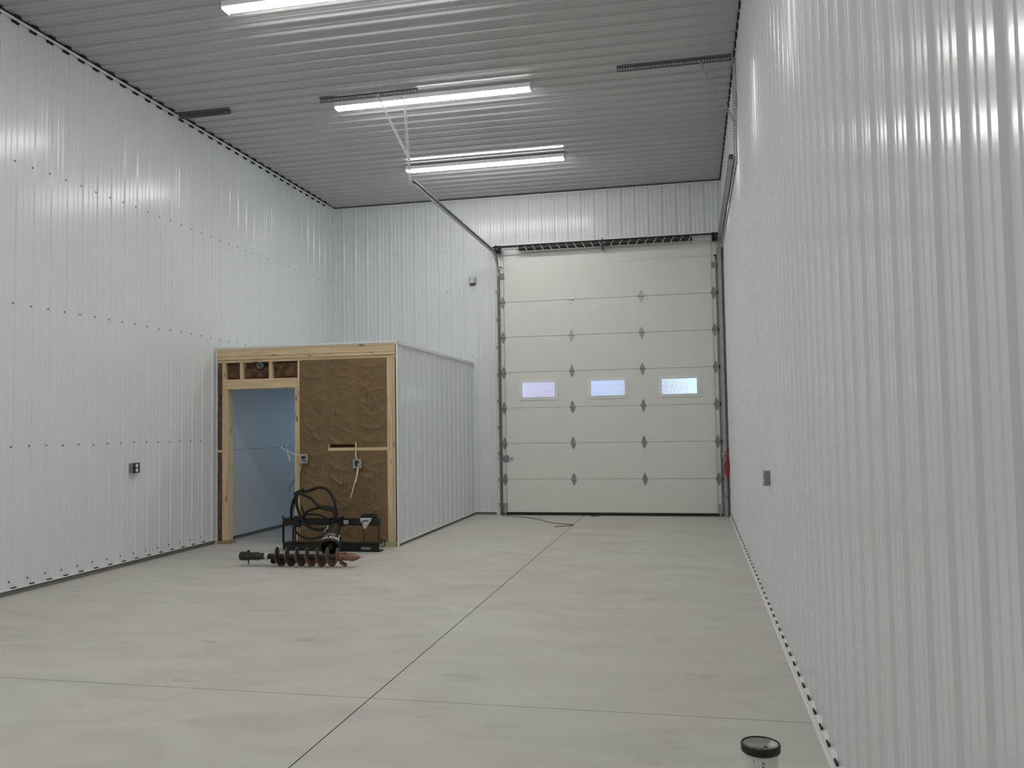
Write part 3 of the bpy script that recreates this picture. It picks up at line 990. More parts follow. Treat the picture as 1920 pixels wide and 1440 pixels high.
def kraft(x0, x1, z0, z1, seed, sag):
    """a wrinkled paper facing with swags sagging between its stapled edges."""
    mb = MB()
    nx, nz = int((x1 - x0) / 0.0085), int((z1 - z0) / 0.0085)
    rnd = random.Random(seed)
    folds = []
    for _ in range(int(10 * (z1 - z0) / 2.3) + 5):
        folds.append((rnd.uniform(x0, x1), rnd.uniform(z0, z1), rnd.choice((-1, 1)) * rnd.uniform(0.15, 1.0), rnd.uniform(0.008, 0.020), rnd.uniform(0.07, 0.20), rnd.uniform(0.010, 0.022)))
    v, f = [], []
    for j in range(nz + 1):
        z = z0 + (z1 - z0) * j / nz
        for i in range(nx + 1):
            x = x0 + (x1 - x0) * i / nx
            u = i / nx
            edge = min(1, min(u, 1 - u) * 5)
            belly = sin(pi * u)
            d = 0.016 * belly * (0.6 + 0.4 * vnoise(x * 3, z * 2.2, seed))
            # curved swags
            zz = z + sag * 0.10 * belly
            d += 0.016 * edge * (1 - abs(2 * vnoise(x * 2.2, zz * 6.0, seed + 3) - 1)) ** 3
            d += 0.007 * edge * (1 - abs(2 * vnoise(x * 6 + z * 5, z * 8 - x * 5, seed + 5) - 1)) ** 4
            for (fx, fz, sl, wd, ln, am) in folds:
                px, pz = x - fx, z - fz
                l = math.sqrt(1 + sl * sl)
                a = (px + pz * sl) / l; b = (pz - px * sl) / l + a * a * 0.8
                if abs(a) < ln and abs(b) < 4 * wd:
                    d += edge * am * math.exp(-abs(b) / wd * 1.4) * cos(a / ln * pi / 2)
            tip = 0.008 * max(0, 1 - abs(z - z1) / 0.10) if seed in (12, 14) else 0
            xe = x + (tip if i == 0 else -tip if i == nx else 0)
            v.append((xe, OY + 0.003 - d * 0.75, z))
    for j in range(nz):
        for i in range(nx):
            a = j * (nx + 1) + i
            f.append((a, a + 1, a + nx + 2, a + nx + 1))
    mb.add(v, f, 0, True)
    # back skin so the facing is a closed sheet with thickness
    yb = OY + 0.05
    mb.add([(x0, yb, z0), (x1, yb, z0), (x1, yb, z1), (x0, yb, z1)], [(0, 3, 2, 1)])
    per = [i for i in range(nx + 1)] + [(k + 1) * (nx + 1) - 1 for k in range(1, nz + 1)] + [nz * (nx + 1) + i for i in range(nx - 1, -1, -1)] + [k * (nx + 1) for k in range(nz - 1, 0, -1)]
    ring = [v[i] for i in per]
    n = len(ring)
    mb.add(ring + [(p[0], yb, p[2]) for p in ring], [(i, n + i, n + (i + 1) % n, (i + 1) % n) for i in range(n)])
    # faint printed marks following the paper
    for _ in range(int(5 * (z1 - z0) / 2.3) + 1):
        cx, cz = rnd.uniform(x0 + 0.07, x1 - 0.12), rnd.uniform(z0 + 0.1, z1 - 0.3)
        for col in range(rnd.choice((1, 2, 3))):
            zc = cz
            end = cz + rnd.uniform(0.08, 0.24)
            while zc < end:
                h_ = rnd.uniform(0.006, 0.022)
                if rnd.random() < 0.75 and zc + h_ < z1 - 0.02:
                    i = min(nx - 1, max(0, int((cx + col * 0.04 - x0) / (x1 - x0) * nx)))
                    j = int((zc - z0) / (z1 - z0) * nz)
                    for jj in range(j, min(nz, j + 1 + int(h_ / 0.0085))):
                        a = jj * (nx + 1) + i
                        mb.mi[jj * nx + i] = 1
                zc += h_ + 0.006
    return mb.build('kraft_facing', ['kraft', 'ink'], fw)
kraft(-1.866, -1.470, 0.062, 2.428, 11, 0.6)
kraft(-1.470, -1.066, 1.315, 2.428, 12, 1.2)
kraft(-1.470, -1.066, 0.062, 1.230, 13, 1.0)
kraft(-1.066, -0.640, 1.274, 2.428, 14, 0.7)
kraft(-1.066, -0.640, 0.062, 1.230, 15, 0.8)

def batt(x0, x1, z0, z1, seed, depth=0.05, name='insulation_batt', y0=0.03):
    mb = MB()
    nx, nz = max(4, int((x1 - x0) / 0.012)), max(4, int((z1 - z0) / 0.012))
    v, f = [], []
    for j in range(nz + 1):
        for i in range(nx + 1):
            x = x0 + (x1 - x0) * i / nx; z = z0 + (z1 - z0) * j / nz
            e = min(1, min(i, nx - i) / 2.5, min(j, nz - j) / 2.5)
            d = depth * e * (0.35 + 0.9 * vnoise(x * 17, z * 17, seed)) 
            d *= 1 - 0.7 * (1 - abs(2 * vnoise(x * 8, z * 11, seed + 2) - 1)) ** 5
            v.append((x, OY + y0 + 0.05 - d, z))
    for j in range(nz):
        for i in range(nx):
            a = j * (nx + 1) + i
            f.append((a, a + 1, a + nx + 2, a + nx + 1))
    mb.add(v, f, 0, True)
    mb.box((x0, OY + y0 + 0.05, z0), (x1, OY + y0 + 0.055, z1))
    return mb.build(name, 'batt', fw)
batt(-2.955, -2.737, 2.207, 2.428, 3)
batt(-2.695, -2.312, 2.207, 2.360, 4, 0.06)
batt(-2.695, -2.312, 2.340, 2.430, 8, 0.02, 'insulation_batt', 0.06)  # extra recessed batt, added to darken the shadowed top of this bay
batt(-2.268, -1.896, 2.207, 2.428, 5, 0.06)
batt(-3.066, -2.997, 1.258, 2.428, 6, 0.05, 'insulation_batt', -0.03)
batt(-3.066, -2.997, 0.045, 1.220, 7, 0.04, 'insulation_batt', -0.03)

batt(-1.449, -1.087, 1.262, 1.33, 9, 0.03)

# junction boxes with loose cables, on the stud wall
def jbox(x, z, w_, h_, label, ears=True):
    t = thing('junction_box', label, 'junction box', (x, OY - 0.02, z), 'junction boxes on the stud wall')
    mb = MB()
    y0, y1, t_ = OY - 0.062, OY - 0.012, 0.004
    mb.box((x - w_, y1 - t_, z - h_), (x + w_, y1, z + h_))
    for (lo, hi) in (((-w_, -h_), (-w_ + t_, h_)), ((w_ - t_, -h_), (w_, h_)), ((-w_, -h_), (w_, -h_ + t_)), ((-w_, h_ - t_), (w_, h_))):
        mb.box((x + lo[0], y0, z + lo[1]), (x + hi[0], y1, z + hi[1]))
    mb.build('box', 'ebox', t)
    mb = MB()
    r1, r2 = w_ * 0.95, w_ * 0.55
    mb.box((x - w_ - 0.004, y0 - 0.004, z - h_ - 0.004), (x - r2, y0, z + h_ + 0.004)); mb.box((x + r2, y0 - 0.004, z - h_ - 0.004), (x + w_ + 0.004, y0, z + h_ + 0.004))
    mb.box((x - r2, y0 - 0.004, z + h_ * 0.7), (x + r2, y0, z + h_ + 0.004)); mb.box((x - r2, y0 - 0.004, z - h_ - 0.004), (x + r2, y0, z - h_ * 0.7))
    mb.build('mud_ring', 'galv', t)
    return t
j1 = jbox(-1.775, 1.135, 0.052, 0.058, 'metal junction box beside the doorway with splayed white wires')
for (pts, m_, r_) in (
        ([(-1.760, -3.845, 1.150), (-1.79, -3.90, 1.175), (-1.85, -3.97, 1.195), (-1.90, -4.0, 1.215), (-1.955, -4.02, 1.252)], 'wire_white', 0.0045),
        ([(-1.955, -4.02, 1.252), (-1.935, -4.025, 1.215), (-1.920, -4.03, 1.169), (-1.893, -4.04, 1.114)], 'wire_white', 0.0045),
        ([(-1.955, -4.02, 1.252), (-1.99, -4.03, 1.270), (-2.026, -4.03, 1.294)], 'wire_white', 0.004),
        ([(-1.955, -4.02, 1.252), (-1.945, -4.04, 1.285), (-1.935, -4.05, 1.325)], 'wire_white', 0.004),
        ([(-1.955, -4.02, 1.252), (-1.965, -4.04, 1.29), (-1.975, -4.05, 1.322)], 'wire_blue', 0.005),
        ([(-1.955, -4.02, 1.252), (-1.99, -4.02, 1.245), (-2.010, -4.03, 1.238)], 'wire_green', 0.003),
        ([(-1.745, -3.84, 1.13), (-1.78, -3.90, 1.12), (-1.81, -3.90, 1.115), (-1.83, -3.86, 1.13)], 'wire_green', 0.004),
        ([(-1.765, -3.84, 1.119), (-1.80, -3.880, 1.093), (-1.830, -3.866, 1.03), (-1.851, -3.862, 0.95), (-1.871, -3.850, 0.820), (-1.876, -3.846, 0.646), (-1.876, -3.842, 0.5)], 'wire_cream', 0.006)):
    MB().tube(pts, r_, 8).build('cable', m_, j1)
j2 = jbox(-1.030, 1.065, 0.055, 0.055, 'metal junction box under the short wood blocking with hanging cream cables')
for (pts, m_, r_) in (
        ([(-1.065, -3.850, 1.34), (-1.063, -3.856, 1.25), (-1.062, -3.858, 1.17), (-1.050, -3.850, 1.10)], 'wire_cream', 0.009),
        ([(-1.026, -3.84, 1.073), (-1.025, -3.90, 0.99), (-1.035, -3.912, 0.90), (-1.061, -3.92, 0.80), (-1.110, -3.93, 0.619)], 'wire_cream', 0.007),
        ([(-1.015, -3.84, 1.073), (-1.015, -3.893, 0.98), (-1.025, -3.905, 0.91), (-1.042, -3.91, 0.82)], 'wire_cream', 0.006)):
    MB().tube(pts, r_, 8).build('cable', m_, j2)
# dark round cable bushing poking out over the doorway
mb = MB()
mb.lathe([(0, 0.02), (0.0, 0.045), (0.05, 0.045), (0.05, 0.03), (0.02, 0.028)], (-2.445, OY + 0.055, 2.385), (0, -1, -0.1), 16)
mb.tube([(-2.50, OY + 0.05, 2.33), (-2.47, OY, 2.345), (-2.44, OY - 0.005, 2.355), (-2.42, OY + 0.03, 2.40)], 0.008)
tag(mb.build('flexible_conduit', 'galv_dark'), 'dark ribbed conduit end poking from the insulation over the doorway', 'conduit')
# loose cable end inside the doorway
mb = MB().tube([(-1.905, -3.68, 0.935), (-1.96, -3.70, 0.885), (-2.029, -3.70, 0.823), (-2.077, -3.68, 0.749), (-2.10, -3.66, 0.683)], 0.006)
tag(mb.build('cable_end', 'wire_blue'), 'thin dark cable end sticking out of the doorway edge', 'cable')
# black socket on the inner wall
t = thing('wall_socket', 'black socket low on the white wall inside the office', 'socket', (XL + 0.05, -1.55, 0.3))
mb = MB(); mb.bevel_box((XL + 0.040, -1.595, 0.245), (XL + 0.085, -1.525, 0.360), 0.004); mb.build('socket_body', 'black', t)
mb = MB(); mb.box((XL + 0.086, -1.58, 0.315), (XL + 0.090, -1.54, 0.345)); mb.box((XL + 0.086, -1.58, 0.265), (XL + 0.090, -1.54, 0.295)); mb.build('outlet_face', 'cover_dark', t)

# ---------------------------------------------------------------- wall outlets
def outlet(label, centre, nrm, up_cover='galv', conduit=False, dep=0.062):
    """surface box at centre on a wall with unit normal nrm."""
    c, n = Vector(centre), Vector(nrm)
    sdir = Vector((0, 0, 1)).cross(n)
    t = thing('outlet_box', label, 'outlet', c, 'surface outlet boxes')
    def bx(mb, s0, s1, z0, z1, d0, d1, mi=0):
        p = [c + sdir * s0 + n * d0 + Vector((0, 0, z0)), c + sdir * s1 + n * d0 + Vector((0, 0, z0)), c + sdir * s1 + n * d0 + Vector((0, 0, z1)), c + sdir * s0 + n * d0 + Vector((0, 0, z1))]
        mb.prism(p, n * (d1 - d0), mi)
    mb = MB(); bx(mb, -0.052, 0.052, -0.055, 0.055, 0.0, dep - 0.008); mb.build('box', 'ebox', t)
    mb = MB(); bx(mb, -0.055, 0.055, -0.058, 0.058, dep - 0.008, dep); cp = mb.build('cover_plate', up_cover, t)
    for z in (-0.026, 0.026):
        mb = MB()
        mb.lathe([(dep - 0.001, 0.022), (dep + 0.005, 0.022), (dep + 0.006, 0.018)], c + Vector((0, 0, z)), n, 16, 0)
        mb.build('receptacle', 'receptacle', t)
    if conduit:
        mb = MB(); bx(mb, -0.045, 0.030, -0.085, -0.058, 0.0, 0.05); mb.cyl(c + Vector((0.03, -0.03, -0.06)), c + Vector((0.05, -0.03, -0.075)), 0.014, 10)
        mb.build('connector', 'cover_dark', t)
outlet('grey outlet box with dark cover low on the left wall', (XL, -5.525, 1.105), (1, 0, 0), 'cover_dark')
outlet('grey outlet box high on the end wall beside the left door track', (-0.495, YB - 0.0, 4.085), (0, -1, 0), 'galv', True)
outlet('grey outlet box low on the right wall', (XR, -7.36, 1.090), (-1, 0, 0), 'galv')

# ---------------------------------------------------------------- red rope on its hook by the door
t = thing('rope_hook', 'bright metal hook on the right door track holding the red rope', 'hook', (3.74, -0.08, 1.0))
mb = MB(); mb.cyl((3.755, -0.100, 1.0), (3.705, -0.19, 1.0), 0.010, 10); mb.build('shank', 'cover_dark', t)
mb = MB(); mb.tube([(3.700, -0.19, 1.0), (3.690, -0.21, 1.0), (3.680, -0.215, 1.012), (3.674, -0.205, 1.03)], 0.011, 10); mb.build('tip', 'chrome', t)
t = thing('pull_rope', 'red rope bundle with a thin dark tail hanging by the right jamb', 'rope', (3.755, -0.2, 1.0))
mb = MB()
rx = 3.742
for k in range(5):
    o_ = (k - 2) * 0.009
    mb.tube([(rx + o_ * 0.5, -0.26 - 0.012 * k, 1.05 - 0.02 * abs(k - 2)), (rx + 0.004 + o_, -0.27 - 0.01 * k, 0.90), (rx + 0.004 + o_ * 1.2, -0.27 - 0.01 * k, 0.78), (rx + o_ * 0.4, -0.26, 0.62)], 0.008, 8)
mb.tube([(rx + 0.006, -0.26, 1.0), (rx + 0.012, -0.27, 1.06), (rx + 0.018, -0.27, 1.11)], 0.008, 8)
mb.tube([(rx - 0.01, -0.28, 0.93), (rx - 0.05, -0.26, 0.83), (rx - 0.075, -0.25, 0.775), (rx - 0.05, -0.25, 0.71), (rx - 0.01, -0.27, 0.69)], 0.006, 8)
mb.tube([(rx - 0.01, -0.28, 0.90), (rx - 0.045, -0.26, 0.80), (rx - 0.030, -0.25, 0.72)], 0.006, 8)
mb.lathe([(0, 0.022), (0.03, 0.026), (0.06, 0.022)], (rx, -0.275, 0.90), (0, 0, -1), 12)
mb.build('rope_bundle', 'red', t)
mb = MB(); mb.tube([(rx, -0.26, 0.64), (rx + 0.008, -0.26, 0.56), (rx + 0.022, -0.27, 0.49), (rx + 0.026, -0.28, 0.42), (rx + 0.01, -0.28, 0.345), (rx - 0.03, -0.27, 0.325), (rx - 0.07, -0.25, 0.40), (rx - 0.085, -0.23, 0.52), (rx - 0.085, -0.21, 0.75), (rx - 0.08, -0.20, 0.95)], 0.005, 8)
mb.build('rope_tail', 'cord', t)

# cord lying on the floor by the door
mb = MB().tube([(0.02, -0.13, 0.005), (0.25, -0.25, 0.005), (0.515, -0.407, 0.005), (0.78, -0.72, 0.005), (1.02, -1.10, 0.005), (1.25, -1.25, 0.005), (1.405, -1.37, 0.006), (1.36, -1.47, 0.006), (1.24, -1.53, 0.005), (1.155, -1.60, 0.005)], 0.006, 8)
tag(mb.build('floor_cord', 'cord'), 'thin brown cord lying on the concrete before the overhead door', 'cord')
mb = MB()
for k in range(7):
    a = k * 0.9
    mb.tube([(1.52 + 0.01 * k, -0.10 - 0.01 * k, 0.004), (1.56 + 0.03 * cos(a), -0.12 + 0.03 * sin(a), 0.010), (1.60 + 0.012 * k, -0.05 - 0.012 * k, 0.004)], 0.004, 6)
tag(mb.build('leaf_scrap', 'cord'), 'small brown scrap on the floor joint under the overhead door', 'scrap')

# ---------------------------------------------------------------- standpipe in the foreground
px, py, pz = 3.412, -10.96, 0.405
t = thing('standpipe', 'white plastic drain pipe stub with black ring rising from the foreground floor', 'pipe', (px, py, 0))
mb = MB(); mb.lathe([(pz - 0.030, 0.0590), (pz - 0.026, 0.0655), (pz - 0.004, 0.0670), (pz, 0.0650), (pz, 0.0605), (pz - 0.014, 0.0595)], (px, py, 0), (0, 0, 1), 40, 0, False, True, True)
mb.build('rubber_ring', 'rubber', t, label='black rubber ring')
mb = MB()
mb.lathe([(pz - 0.016, 0.0605), (pz - 0.004, 0.0605), (pz - 0.004, 0.0575), (pz - 0.010, 0.054), (pz - 0.010, 0.0005)], (px, py, 0), (0, 0, 1), 40)
cp = mb.build('test_cap', 'cap', t)
mb = MB()
for (a, r_, s_) in ((-2.2, 0.042, 0.007), (-1.55, 0.036, 0.006), (-0.7, 0.020, 0.008), (-1.0, 0.046, 0.005)):
    mb.lathe([(0, s_), (0.003, s_ * 0.8), (0.004, s_ * 0.3)], (px + r_ * cos(a), py + r_ * sin(a), pz - 0.010), (0, 0, 1), 9)
mb.build('debris', 'cord', cp)
mb = MB(); mb.lathe([(0, 0.0585), (pz - 0.02, 0.0585)], (px, py, 0), (0, 0, 1), 40)
fa = -pi / 2 + 0.04
rnd = random.Random(5)
z = pz - 0.045
def ontube(an, z0, z1, da):
    r_ = 0.0589
    p = [(px + r_ * cos(an - da), py + r_ * sin(an - da), z0), (px + r_ * cos(an + da), py + r_ * sin(an + da), z0), (px + r_ * cos(an + da), py + r_ * sin(an + da), z1), (px + r_ * cos(an - da), py + r_ * sin(an - da), z1)]
    mb.prism(p, (0.0003 * cos(an), 0.0003 * sin(an), 0), 1)
while z > 0.03:
    h_ = rnd.uniform(0.003, 0.009)
    if rnd.random() < 0.8:
        ontube(fa + rnd.uniform(-0.03, 0.03), z - h_, z, rnd.uniform(0.03, 0.075))
    z -= h_ + rnd.uniform(0.002, 0.006)
ontube(fa - 0.52, pz - 0.052, pz - 0.040, 0.02)
mb.build('pipe', ['pvc', 'print'], t)

# ---------------------------------------------------------------- auger bit on the floor
A0, A1 = Vector((-1.795, -5.425, 0.107)), Vector((-0.365, -5.395, 0.112))
ax = (A1 - A0).normalized()
LA = (A1 - A0).length
side = Vector((0, 0, 1)).cross(ax)      # towards the back
ab = thing('auger_bit', 'rusty steel earth auger bit lying on the concrete floor', 'auger', (A0 + A1) / 2 - Vector((0, 0, 0.107)))
sc_ = LA / (1530 - 85)                   # photo-measured stations along the bit, scaled to metres
st = lambda q: (q - 85) * sc_
mb = MB()
mb.lathe([(st(430), 0.031), (st(1290), 0.031)], A0, ax, 20); mb.build('shaft', 'dark_steel', ab)
mb = MB()
mb.lathe([(0, 0.020), (0.004, 0.046), (0.014, 0.050), (st(190), 0.050), (st(200), 0.044), (st(235), 0.043), (st(300), 0.047), (st(335), 0.037), (st(392), 0.036)], A0, ax, 8, 0, True, False)
hub = mb.build('hub', 'dark_steel', ab)
mb = MB(); p0 = A0 + ax * st(186)
mb.cyl(p0 - Vector((0, 0, 0.085)), p0 + Vector((0, 0, 0.060)), 0.008, 8); mb.cyl(p0 + Vector((0, 0, 0.050)), p0 + Vector((0, 0, 0.064)), 0.016, 8)
mb.build('pin', 'dark_steel', hub)
mb = MB(); mb.lathe([(st(392), 0.030), (st(392), 0.0385), (st(430), 0.0385), (st(430), 0.030)], A0, ax, 20); mb.build('tape_band', 'cream', ab, label='cream tape band')
# spiral flighting
mb = MB()
s0, pitch, turns, RO, RI, TH = st(462), st(1290) / 6.85 - st(462) / 6.85, 6.85, 0.106, 0.026, 0.007
n = int(turns * 40)
v, f = [], []
for i in range(n + 1):
    tt = i / 40
    a = 2 * pi * (tt + 0.45)
    rad = side * (-sin(a)) + Vector((0, 0, 1)) * cos(a)
    s_ = s0 + pitch * tt
    ro = RO if i > 6 else RO * (0.6 + 0.4 * i / 6)
    for (r_, ds) in ((RI, 0), (ro, 0), (ro, TH), (RI, TH)):
        v.append(A0 + ax * (s_ + ds) + rad * r_)
for i in range(n):
    a, b = 4 * i, 4 * (i + 1)
    for k in range(4):
        k2 = (k + 1) % 4
        f.append((a + k, a + k2, b + k2, b + k))
f += [(3, 2, 1, 0), (4 * n, 4 * n + 1, 4 * n + 2, 4 * n + 3)]
mb.add(v, f, 0, True); mb.fix = True
for i in range(n): mb.mi[4 * i + 1] = 1
fl = mb.build('flighting', ['rust', 'worn_edge'], ab)
es = fl.modifiers.new('edges', 'EDGE_SPLIT'); es.split_angle = 0.7
# pilot point and cutting teeth
mb = MB()
mb.lathe([(st(1255), 0.045), (st(1300), 0.044), (st(1310), 0.036), (st(1400), 0.038), (st(1405), 0.044), (st(1440), 0.044), (st(1500), 0.022), (st(1528), 0.003), (st(1545), 0.002)], A0, ax, 14)
mb.build('pilot_point', 'rust_tip', ab)
for (sg, up) in ((1, -0.95), (1, 0.5)):
    mb = MB()
    c0 = A0 + ax * st(1285)
    for k in range(3):
        q = c0 + ax * (0.020 * k) + (Vector((0, 0, 1)) * up * (0.050 + 0.016 * k)) - side * (0.028 - 0.01 * k)
        mb.prism([q + Vector((0, 0, -0.022)), q + ax * 0.030 + Vector((0, 0, -0.024)), q + ax * 0.040 + Vector((0, 0, 0.002)), q + ax * 0.006 + Vector((0, 0, 0.020))], side * 0.028)
    mb.build('cutting_tooth', 'rust_tip', ab)

# ---------------------------------------------------------------- auger drive attachment
ad = thing('auger_drive', 'black auger drive with coiled hoses on its loader mounting frame', 'attachment', (-1.22, -4.25, 0))
def bx(name, lo, hi, m_='black', bev=0.004):
    mb = MB(); mb.bevel_box(lo, hi, bev); return mb.build(name, m_, ad)
top = bx('top_bar', (-1.872, -4.30, 0.322), (-0.572, -4.235, 0.408), 'black', 0.006)
bot = bx('bottom_plate', (-1.866, -4.30, 0.012), (-0.580, -4.285, 0.088))
bx('bottom_shelf', (-1.866, -4.300, 0.0885), (-0.580, -4.150, 0.104), 'black', 0.003)
bx('floor_skid', (-1.866, -4.284, 0.0), (-0.580, -4.150, 0.012), 'black', 0.003)
for x in (-1.866, -0.586): bx('end_post', (x - 0.007, -4.30, 0.104), (x + 0.007, -4.262, 0.322), 'black', 0.002)
bx('end_post', (-1.873, -4.30, 0.408), (-1.860, -4.28, 0.435), 'black', 0.002)
for x in (-1.649, -0.783):
    mb = MB(); mb.cyl((x, -4.292, 0.10), (x, -4.292, 0.33), 0.006, 8); mb.build('rod', 'black', ad)
mb = MB(); mb.tube([(-0.582, -4.24, 0.140), (-0.548, -4.24, 0.144), (-0.530, -4.24, 0.130), (-0.528, -4.24, 0.085), (-0.540, -4.24, 0.062), (-0.582, -4.24, 0.062)], 0.006, 8); mb.build('loop_handle', 'black', ad)
mb = MB(); mb.bevel_box((-0.845, -4.245, 0.4075), (-0.630, -4.17, 0.440), 0.008); mb.prism([(-0.84, -4.22, 0.44), (-0.80, -4.22, 0.458), (-0.66, -4.22, 0.456), (-0.635, -4.22, 0.44)], (0, 0.04, 0)); mb.build('latch_lever', 'black', ad)
for (x, z, w_, h_) in ((-1.012, 0.362, 0.030, 0.022), (-1.617, 0.355, 0.026, 0.018)):
    mb = MB()
    mb.box((x - w_, -4.3022, z - h_), (x + w_, -4.300, z + h_), 0)
    mb.lathe([(0, 0.011), (0.001, 0.011), (0.001, 0.006), (0, 0.006)], (x - 0.011, -4.3024, z), (0, -1, 0), 12, 1, False, False, True)
    mb.lathe([(0, 0.011), (0.001, 0.011), (0.001, 0.006), (0, 0.006)], (x + 0.012, -4.3024, z), (0, -1, 0), 12, 1, False, False, True)
    mb.build('decal', ['receptacle', 'black'], top, label='pale sticker with dark emblem')
mb = MB(); mb.box((-0.815, -4.3020, 0.028), (-0.690, -4.3002, 0.060)); mb.build('decal', 'ebox', bot, label='grey sticker')
# crumpled plastic wrap over the bar
mb = MB()
rnd = random.Random(2)
nx, nz = 12, 12
v, f = [], []
for j in range(nz + 1):
    for i in range(nx + 1):
        u, q = i / nx, j / nz
        half = 0.070 * (1 - 0.85 * max(0, (q - 0.25)) / 0.75)
        v.append((-0.742 + (u - 0.5) * 2 * half + rnd.uniform(-1, 1) * 0.004 - 0.012 * q, -4.312 - 0.022 * sin(pi * u) - rnd.uniform(0, 0.016), 0.418 - 0.128 * q + rnd.uniform(-1, 1) * 0.004))
for j in range(nz):
    for i in range(nx):
        a = j * (nx + 1) + i; f.append((a, a + 1, a + nx + 2, a + nx + 1))
mb.add(v, f)
mb.box((-0.80, -4.306, 0.4085), (-0.68, -4.25, 0.412))
pw = mb.build('plastic_wrap', 'wrap', ad, label='crumpled white plastic wrap')
sd = pw.modifiers.new('thickness', 'SOLIDIFY'); sd.thickness = 0.002
mb = MB(); mb.tube([(-0.80, -4.338, 0.345), (-0.775, -4.340, 0.372), (-0.735, -4.342, 0.388), (-0.70, -4.338, 0.382)], 0.006, 8); mb.build('strap', 'black', pw)

# drive motor: a bell whose open end faces the camera
R0 = Vector((-1.024, -4.745, 0.112)); U = Vector((-0.080, 0.33, 0.235)).normalized()
mb = MB()
mb.lathe([(0.0, 0.106), (0.0, 0.130), (0.018, 0.130), (0.020, 0.122), (0.150, 0.116), (0.170, 0.100), (0.250, 0.094), (0.262, 0.078), (0.340, 0.074), (0.350, 0.055), (0.40, 0.05), (0.40, 0.001), (0.10, 0.001), (0.10, 0.095), (0.05, 0.104)], R0, U, 40, 0, False)
UP = (Vector((0, 0, 1)) - U * U.z).normalized(); LT = UP.cross(U)    # LT: to the viewer's right
if LT.x < 0: LT = -LT
rnd = random.Random(9)
def stroke(an, a0, a1, w_, rad=0.1212):
    q = [R0 + U * a + (UP * cos(an + d) + LT * sin(an + d)) * rad for (a, d) in ((a0, -w_), (a0 + 0.004, w_), (a1 + 0.004, w_), (a1, -w_))]
    mb.prism(q, (UP * cos(an) + LT * sin(an)) * 0.0012, 1)
for k in range(10):
    stroke(-0.62 + k * 0.125, 0.094 + rnd.uniform(0, 0.004), 0.118 + rnd.uniform(-0.008, 0.004), rnd.uniform(0.012, 0.03), 0.1185)
for k in range(4):
    stroke(0.98 + rnd.uniform(-0.05, 0.05), 0.045 + k * 0.028, 0.062 + k * 0.030, rnd.uniform(0.03, 0.08), 0.1195)

mot = mb.build('drive_motor', ['dark_steel', 'white_paint'], ad)
es = mot.modifiers.new('edges', 'EDGE_SPLIT'); es.split_angle = 0.6
mb = MB(); mb.lathe([(0.0, 0.001), (0.0, 0.032), (0.10, 0.034)], R0 + U * 0.0, U, 16); mb.build('output_shaft', 'dark_steel', mot)
mb = MB()
e1 = Vector((-1.125, -4.43, 0.325)); 
mb.prism([e1 + Vector((-0.05, 0, -0.03)), e1 + Vector((-0.05, 0.15, -0.02)), e1 + Vector((-0.03, 0.15, 0.11)), e1 + Vector((-0.05, -0.01, 0.10))], (0.012, 0, 0))
mb.prism([e1 + Vector((0.05, 0, -0.03)), e1 + Vector((0.05, 0.15, -0.02)), e1 + Vector((0.07, 0.15, 0.11)), e1 + Vector((0.05, -0.01, 0.10))], (0.012, 0, 0))
mb.cyl(e1 + Vector((-0.06, 0.03, 0.06)), e1 + Vector((0.075, 0.03, 0.06)), 0.018, 10)
mb.build('motor_bracket', 'black', ad)
# hose fittings
for p in ((-1.165, -4.49, 0.335), (-1.20, -4.47, 0.315)):
    mb = MB(); mb.lathe([(0, 0.016), (0.02, 0.016), (0.02, 0.020), (0.04, 0.020), (0.04, 0.014), (0.06, 0.014)], p, (0.05, -0.25, -0.9), 8); mb.build('hose_fitting', 'chrome', mot)
# lettering wrapped round the bell
UP = (Vector((0, 0, 1)) - U * U.z).normalized(); LT = UP.cross(U)    # LT: to the viewer's right
if LT.x < 0: LT = -LT
def bell_text(body, size, a0, rad, m_, name, ang0=0.0):
    cu = bpy.data.curves.new(name, 'FONT'); cu.body = body; cu.size = size; cu.align_x = 'CENTER'; cu.extrude = 0.0; cu.offset = 0.001
    tmp = bpy.data.objects.new(name, cu); COL.objects.link(tmp)
    dg = bpy.context.evaluated_depsgraph_get(); dg.update()
    me = bpy.data.meshes.new_from_object(tmp.evaluated_get(dg))
    vs = [p.co.copy() for p in me.vertices]; fs = [tuple(p.vertices) for p in me.polygons]
    bpy.data.objects.remove(tmp); bpy.data.curves.remove(cu); bpy.data.meshes.remove(me)
    mb = MB()
    out = []
    for r_ in (rad, rad + 0.0012):
        for p in vs:
            an = p.x / rad + ang0
            out.append(R0 + U * (a0 + p.y) + (UP * cos(an) + LT * sin(an)) * r_)
    n = len(vs)
    mb.add(out, fs + [tuple(i + n for i in q) for q in fs])
    edges = {}
    for q in fs:
        for i in range(len(q)):
            e = (q[i], q[(i + 1) % len(q)])
            edges[e] = edges.get(e, 0) + 1
    mb.add(out, [(e[0], e[1], e[1] + n, e[0] + n) for e in edges if (e[1], e[0]) not in edges])
    return mb.build(name, m_, mot)
bell_text('PALADIN', 0.056, 0.036, 0.1215, 'white_paint', 'lettering', 0.12)
